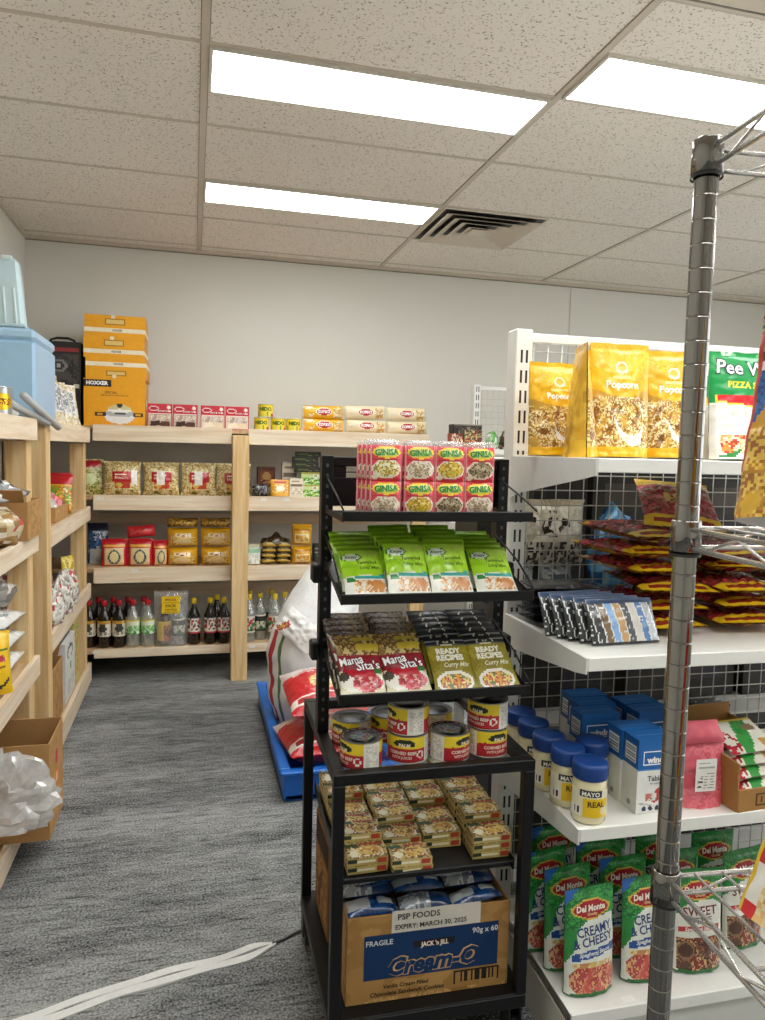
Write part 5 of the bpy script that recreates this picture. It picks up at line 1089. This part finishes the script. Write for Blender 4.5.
put('noodle_bag', crumple(.05, .05, .10, ['#3a302a', '#5a4a3c', '#6a3a2c', '#2a2420'], 30).mesh('noodle_bag'), 'dark bag in shade behind the pink bag', 'bag', (1.295, 1.75, z3+.001))
# --- sauce pouches on the base shelf
GR = '#2c8a3c'
def pouch(kind, s):
    if kind == 'c':
        a = art('#dfe4d8', ('p', [(0, .30), (.16, .46), (.28, .60), (.30, .74), (1, .80), (1, 1), (0, 1)], GR), ('n', 0, .62, 1, 1, [GR, '#3fa04a', '#1f6a30', GR], 3, s), ('p', [(.22, .62), (.4, .70), (.95, .74), (.95, .32), (.15, .32)], '#e3e6dc'), ('p', [(0, .86), (0, 1), (.30, 1)], '#2a62b0'), ('p', [(.10, .325), (.98, .385), (.98, .455), (.10, .395)], '#1f4f96'), ('en', .52, .15, .48, .17, ['#c8564a', '#d9806c', '#a83a34', '#e0b078', '#b84a4c'], (7, 8), s), ('n', .1, .26, .9, .32, ['#d8b868', '#e6d6a0', '#c88a5a'], 6, s), ('p', [(0, 0), (1, 0), (1, .02), (.5, .04), (0, .02)], '#1f6a30'))
        tx = [('CREAMY', .55, .61, .085, '#1c3c78', {'bold': .02, 'wmax': .70, 'rot': .10}), ('& CHEESY', .52, .51, .085, '#1c3c78', {'bold': .02, 'wmax': .80, 'rot': .10}), ('Spaghetti Sauce', .54, .395, .038, '#f0f2f0', {'shear': .2, 'wmax': .72, 'rot': .07})]
    else:
        a = art('#e6e4d8', ('p', [(0, .55), (.2, .66), (.5, .70), (.8, .70), (1, .62), (1, 1), (0, 1)], GR), ('n', 0, .74, 1, 1, [GR, '#3fa04a', '#1f6a30', GR], 3, s), ('r', .08, .405, .90, .455, '#b8322c'), ('n', .05, .03, .95, .34, ['#5a3424', '#8a5a3c', '#3c2218', '#c8a070', '#7a2c20'], (7, 9), s), ('e', .2, .22, .16, .09, '#8a6a4a'), ('e', .2, .22, .13, .07, '#4c3022'), ('p', [(0, 0), (1, 0), (1, .02), (.5, .04), (0, .02)], '#1f6a30'))
        tx = [('SWEET', .50, .60, .085, '#6a1c1c', {'bold': .02, 'wmax': .72}), ('STYLE', .52, .51, .06, '#6a5a4a', {'wmax': .52}), ('Spaghetti Sauce', .48, .43, .035, '#f0ece4', {'shear': .2, 'wmax': .66})]
    def logo(u, v):
        x, y = (u-.5)/.36, (v-.80)/.085
        r = math.hypot(x, y); t = math.atan2(y, x); k = 1+.12*abs(cos(2*t))
        if r < .86*k: return '#a81a26'
        if r < k: return '#d9b84a'
        return None
    b = bag(.132, .245, .062, lambda u, v: logo(u, v) or a(u, v), ['#2c7a3a', '#1f5a2c', '#3a8a48'], (.0, .05), .003, s, nu=40, nv=64, stand=True,
            texts=[('Del Monte', .5, .81, .058, '#f6efe0', {'bold': .04, 'wmax': .58}), ('Quality', .52, .755, .026, '#f0dca0', {'shear': .3, 'wmax': .3})]+tx)
    return b.mesh('sauce_pouch')
DC, DS = pouch('c', 2), pouch('s', 5)
z4 = GZ[0]
for m, x, y, rz, n in ((DC, .912, 1.470, 4, 'frontmost creamy spaghetti sauce pouch on the base shelf, whole face showing'), (DC, 1.072, 1.482, 2, 'creamy sauce pouch half hidden behind the chrome post'), (DS, 1.215, 1.480, -4, 'brown sweet style sauce pouch seen through the wire shelf'), (DS, 1.395, 1.535, 8, 'brown sweet style sauce pouch at the right edge'),
     (DC, .885, 1.640, 10, 'creamy sauce pouch behind on the left, next to the rack post'), (DC, .905, 1.560, 6, 'creamy sauce pouch directly behind the frontmost one'), (DC, 1.065, 1.57, 0, 'creamy sauce pouch in the second row behind the chrome post'), (DS, 1.22, 1.57, 0, 'sweet style sauce pouch in the second row, middle'), (DC, 1.05, 1.66, -3, 'creamy sauce pouch in the third row, left of the chrome post'), (DS, 1.225, 1.66, 4, 'sweet style sauce pouch in the third row, right of the chrome post'), (DC, .965, 1.75, 3, 'creamy sauce pouch in the dark back row, left'), (DS, 1.12, 1.75, -4, 'sweet style sauce pouch in the dark back row, middle'), (DS, 1.38, 1.63, 0, 'sweet style sauce pouch in the dark second row at the right edge')):
    put('sauce_pouch', m, n, 'sauce pouch', (x, y, z4), (-3, 0, rz), 'sauce pouches on the base shelf')
# --- goods on the far side of the wire back
bw = bag(.27, .19, .07, art('#cfc9b8', ('n', 0, 0, 1, 1, ['#d4cebc', '#c4bca8', '#e0dac8'], 4, 2), ('n', 0, .0, 1, .35, ['#cfc9b8', '#3a3630', '#a8a090'], (14, 3), 3)), '#b8b2a2', (.03, .04), .006, 3, nu=40, nv=24, mat='crinkle', texts=[('dp', .60, .62, .34, '#1e1c1a', {'bold': .08})]).mesh('pet_food_bag')
put('pet_food_bag', bw, 'black and white lettered bag seen through the wire back', 'bag', (1.02, 2.00, 1.089), (-4, 0, 0))
put('blue_bag', crumple(.082, .05, .255, ['#3a80b8', '#5aa4d4', '#2a5c8c', '#8ac4e4'], 6, amp=.10, fsc=10).mesh('blue_bag'), 'bright blue bag seen through the wire back', 'bag', (1.245, 1.99, 1.001))
for k in range(2):
    put('paper_packet', bag(.11, .085, .06, art(['#a8acb0', '#c8ccce', '#7c8288'], ('r', .2, .3, .8, .6, '#55606a')), '#9a9ea2', seed=k, mat='crinkle', nu=14, nv=12).mesh('paper_packet'), 'grey white packet seen through the wire back, %s from the white post' % ORD[k], 'packet', (.945+.13*k, 2.02, 1.001), (-5, 0, jit(8)), 'grey packets behind the wire back')
for k, (x, z, w_, h_, n) in enumerate(((1.04, 1.001, .38, .36, 'black carton behind the wire back, next to the white post'), (1.44, 1.001, .38, .37, 'black carton behind the wire back, in the middle'), (1.84, 1.001, .38, .36, 'black carton behind the wire back, at the far right'), (1.10, .621, .42, .32, 'dark brown carton low behind the wire back, left'), (1.56, .621, .42, .33, 'dark brown carton low behind the wire back, right'), (1.10, .151, .42, .36, 'dark carton at the bottom behind the wire back, left'), (1.56, .151, .42, .36, 'dark carton at the bottom behind the wire back, right'), (1.99, .621, .38, .33, 'dark brown carton low behind the wire back, rightmost'), (1.99, .151, .38, .36, 'dark carton at the bottom behind the wire back, rightmost'))):
    put('dark_carton', carton(w_, .18, h_, art(['#2a2826', '#33302c', '#242220'], ('r', .1, .7, .5, .85, '#5a544c'), ('r', .55, .2, .9, .5, '#3c3a40')), '#26241f', '#2c2a28', nu=18, nv=16).mesh('dark_carton'), n, 'carton', (x, 2.12 if z > .9 else 2.05, z), (0, 0, jit(2)), 'dark cartons on the far side of the gondola')

# ================================================================== bags on the chrome wire rack
GC = ['#e0b02c', '#c98a20', '#f0cc5c', '#a8661c', '#e8c04a']
sbg = bag(.20, .235, .10, art('#d8a028', ('n', 0, 0, 1, .45, GC, 10, 2), ('n', 0, .40, 1, .62, ['#1f5aa8', '#2a6cb8', '#184a8c'], 2, 3), ('p', [(0, .36), (.12, .5), (.22, .42), (.4, .55), (.55, .43), (.8, .5), (1, .4), (1, 0), (0, 0)], '#d8a028'), ('n', 0, 0, 1, .38, GC, 11, 5), ('r', 0, .62, 1, .66, '#e8e4da'), ('n', 0, .66, 1, 1, ['#7a5230', '#a87c48', '#c8a878', '#5a3a24'], (12, 12), 4), ('r', 0, .2, .03, .8, '#c83a34')), ['#d8a028', '#a8661c', '#7a5230'], (.02, .05), .006, 6, nu=60, nv=72, stand=True).mesh('chip_bag')
put('chip_bag', sbg, 'golden chip bag with a blue patch on the middle wire shelf at the right edge', 'chip bag', (.556, .512, 1.3385), (-13, 0, -60))
rbg = bag(.21, .26, .07, art('#d2202c', ('n', .15, .0, 1, .16, ['#e8c080', '#f0dcb0', '#d8985a'], 5, 2), ('r', 0, 0, .05, 1, '#ecc81c'), ('r', .07, .06, .16, .20, '#eceae4'), ('r', .5, .3, .9, .36, '#f0b0b0')), ['#d2202c', '#b81824', '#ecc81c'], (.02, .05), .005, 4, nu=34, nv=40, stand=True).mesh('snack_bag')
put('snack_bag', rbg, 'red and yellow snack bag on the lowest wire shelf at the right edge', 'snack bag', (.566, .502, .9365), (-24, 0, -80))

# ================================================================== things on the floor
BLU = '#1668c8'
tr = thing('dolly_tray', 'bright blue plastic tray on the floor under the white sack', 'tray', (.60, 3.42, 0), (0, 0, 0))
tbx = B(); X0, X1, Y0, Y1 = -.245, .245, -.58, .58
tbx.box(X0, Y0, .0, X1, Y1, .035, BLU, 'plastic', .01)
for a in ((X0, Y0, X1, Y0+.035), (X0, Y1-.035, X1, Y1), (X0, Y0+.03, X0+.035, Y1-.03), (X1-.035, Y0+.03, X1, Y1-.03)): tbx.box(a[0], a[1], .0, a[2], a[3], .125, BLU, 'plastic', .008)
part('tray_body', tbx, tr)
rm = B()
for a in ((X0-.012, Y0-.012, X1+.012, Y0+.03), (X0-.012, Y1-.03, X1+.012, Y1+.012), (X0-.012, Y0+.03, X0+.03, Y1-.03), (X1-.03, Y0+.03, X1+.012, Y1-.03)): rm.box(a[0], a[1], .112, a[2], a[3], .128, '#1c74d8', 'plastic', .006)
part('rim', rm, tr)
for y in (-.30, .30): part('cross_rib', B().box(X0+.036, y-.02, .036, X1-.036, y+.02, .07, '#1560b8', 'plastic', .006), tr)
sk = thing('white_sack', 'tall white woven sack slumped on the blue tray behind the rack', 'sack', (.562, 3.50, .0715), (0, 0, 0))
b = B()
def SK(u, v):
    a = u*2*pi; r0 = .150+.055*min(1, v/.22)
    zz_ = v*.78
    rx = r0*(1 if v < .62 else 1-.45*((v-.62)/.38)**1.3); ry = r0*.85*(1 if v < .62 else 1-.75*((v-.62)/.38))
    rx *= min(1, (v/.05+.75)); ry *= min(1, (v/.05+.75))
    k = 1+((.05+.05*v)*noise.noise(Vector((cos(a)*1.6, sin(a)*1.6, v*5)))+.03*noise.noise(Vector((cos(a)*5, sin(a)*5, v*14)))+.035*(1-2.5*abs(noise.noise(Vector((cos(a)*2.4+3, sin(a)*2.4, v*7))))))*(v > .02)
    return (rx*k*cos(a)+.10*max(0, v-.45)**1.2*2, ry*k*sin(a), zz_*(1+.02*noise.noise(Vector((cos(a)*2, sin(a)*2, 7)))))
def skc(u, v):
    if abs(u-.55) < .012 and .05 < v < .62: return '#b83038'
    if abs(u-.60) < .006 and .05 < v < .6: return '#5a7a4a'
    if .70 < u < .84 and .12 < v < .22: return '#d8464a' if nz(u, v, (60, 40), 2) > -.1 else '#eceae6'
    if .86 < u < .90 and .28 < v < .42: return '#c22a34'
    return '#e9e9e8'
b.grid(SK, 64, 48, skc, 'woven'); n0 = len(b.v); b.add([SK(i/64, 0) for i in range(64)], [tuple(range(64))[::-1]], '#e0e0de', 'woven')
b.add([SK(i/64, 1) for i in range(64)], [tuple(range(64))], '#e0e0de', 'woven')
part('sack_body', b, sk)
nk = bag(.20, .13, .035, art('#f0f0ee', ('p', [(.0, .1), (.12, .0), (.30, .45), (.18, .55)], '#c23a40'), ('p', [(.04, .12), (.10, .05), (.25, .42), (.19, .48)], '#d8a860')), '#e9e9e8', (.0, .02), .012, 5, nu=26, nv=18, mat='woven')
part('folded_top', nk, sk, 'folded open end with a red stripe', (-.125, -.165, .455), (-14, 36, -28))
part('sack_mouth', bag(.20, .17, .03, '#ececea', '#e6e6e4', (.0, .02), .014, 8, nu=22, nv=16, mat='woven'), sk, None, (.115, -.01, .72), (-6, 34, 0))
rs = bag(.32, .36, .17, art('#d2222c', ('r', 0, .70, 1, 1, '#e9dcd8'), ('n', 0, .66, 1, .76, ['#d2222c', '#e9dcd8', '#e0a0a0'], 6, 2), ('e', .55, .42, .26, .16, '#e8c87a'), ('en', .55, .42, .22, .13, ['#f2ead2', '#d8a850', '#e8dcc0'], 7, 2), ('r', 0, .1, 1, .2, '#f0e8dc'), ('r', .1, .12, .9, .18, '#c22a34')), ['#c81f2a', '#d8343c', '#b51a24'], (.03, .03), .006, 4, nu=34, nv=44, mat='film', pinch=.0).mesh('rice_sack')
put('rice_sack', rs, 'lower red and white rice sack lying in the blue tray', 'sack', (.555, 2.905, .071), (-90, 0, 7), 'red rice sacks on the tray') 
put('rice_sack', rs, 'upper red and white rice sack lying on the lower one', 'sack', (.56, 2.92, .262), (-80, 0, 3), 'red rice sacks on the tray')
stp = thing('floor_strap', 'flat white strap lying across the carpet to the rack wheel', 'strap', (0, 0, 0))
pts = [(.235, 1.995), (.15, 1.972), (.05, 1.950), (-.06, 1.930), (-.17, 1.905), (-.28, 1.873), (-.38, 1.842), (-.52, 1.795)]
for k, (o0, o1, zz_) in enumerate(((.004, .030, .003), (-.026, .001, .0034))):
    sb_ = B(); vs_ = []; n = 40
    P_ = []
    for i in range(n+1):
        t = i/n*(len(pts)-1); j = min(int(t), len(pts)-2); f = t-j
        x = pts[j][0]*(1-f)+pts[j+1][0]*f; y = pts[j][1]*(1-f)+pts[j+1][1]*f; P_.append((x, y))
    for i, (x, y) in enumerate(P_):
        w = min(1., .25+i/6)*(.75 if i > n-4 else 1); wig = .004*sin(i*.5+k*2)
        h = zz_+.002*(1+sin(i*.37+k))
        for (q, z) in ((o0, .0008), (o0, h), (o1, h*.9), (o1, .0008)): vs_.append((x+.2*(q*w+wig)*0, y+q*w+wig, z))
    fs = []
    for i in range(n):
        for q in range(4): a = i*4+q; c2 = i*4+(q+1) % 4; fs.append((a, c2, c2+4, a+4))
    fs += [(3, 2, 1, 0), tuple(n*4+q for q in range(4))]
    sb_.add(vs_, fs, '#e6e6e4', 'woven', False); part('strap_band', sb_, stp)
put('cord', B().tube([(.225, 1.998, .004), (.26, 2.01, .004), (.295, 2.03, .005), (.36, 2.06, .005), (.55, 2.12, .005), (.80, 2.2, .005)], .0035, '#3a3b3d', 'plastic', 8).mesh('cord'), 'thin dark cord running from the white strap under the rack', 'cord', (0, 0, 0))
# ================================================================== camera and light
cam = bpy.data.cameras.new('camera'); co = bpy.data.objects.new('camera', cam); COL.objects.link(co)
cam.sensor_fit = 'HORIZONTAL'; cam.sensor_width = 36; cam.lens = 735.26*36/765; cam.clip_start = .02
yw, pt, rl_ = rad(14.5106), rad(4.5407), rad(1.4218)
Fv = Vector((sin(yw)*cos(pt), cos(yw)*cos(pt), -sin(pt))); rt = Vector((cos(yw), -sin(yw), 0)); upv = rt.cross(Fv)
Rv = cos(rl_)*rt+sin(rl_)*upv; Uv = -sin(rl_)*rt+cos(rl_)*upv
co.matrix_world = Matrix(((Rv.x, Uv.x, -Fv.x, 0), (Rv.y, Uv.y, -Fv.y, 0), (Rv.z, Uv.z, -Fv.z, 1.41), (0, 0, 0, 1)))
SC.camera = co
w = bpy.data.worlds.new('World'); SC.world = w; w.use_nodes = True
w.node_tree.nodes['Background'].inputs[0].default_value = (.97, .99, 1, 1); w.node_tree.nodes['Background'].inputs[1].default_value = 2.8
vs = SC.view_settings; vs.view_transform = 'Standard'; vs.look = 'None'; vs.gamma = 1; vs.use_curve_mapping = False; vs.exposure = 0.2
SC.cycles.max_bounces = 10; SC.cycles.transparent_max_bounces = 24
pl = bpy.data.lights.new('added_window_portal', 'AREA'); pl.shape = 'RECTANGLE'; pl.size = 4.6; pl.size_y = 1.7  # portal for the added window, guides world light into the room
pl.cycles.is_portal = True
po = bpy.data.objects.new('added_window_portal', pl); COL.objects.link(po); po.location = (XR+.11, 1.1, 1.6); po.rotation_euler = (rad(90), 0, rad(90))
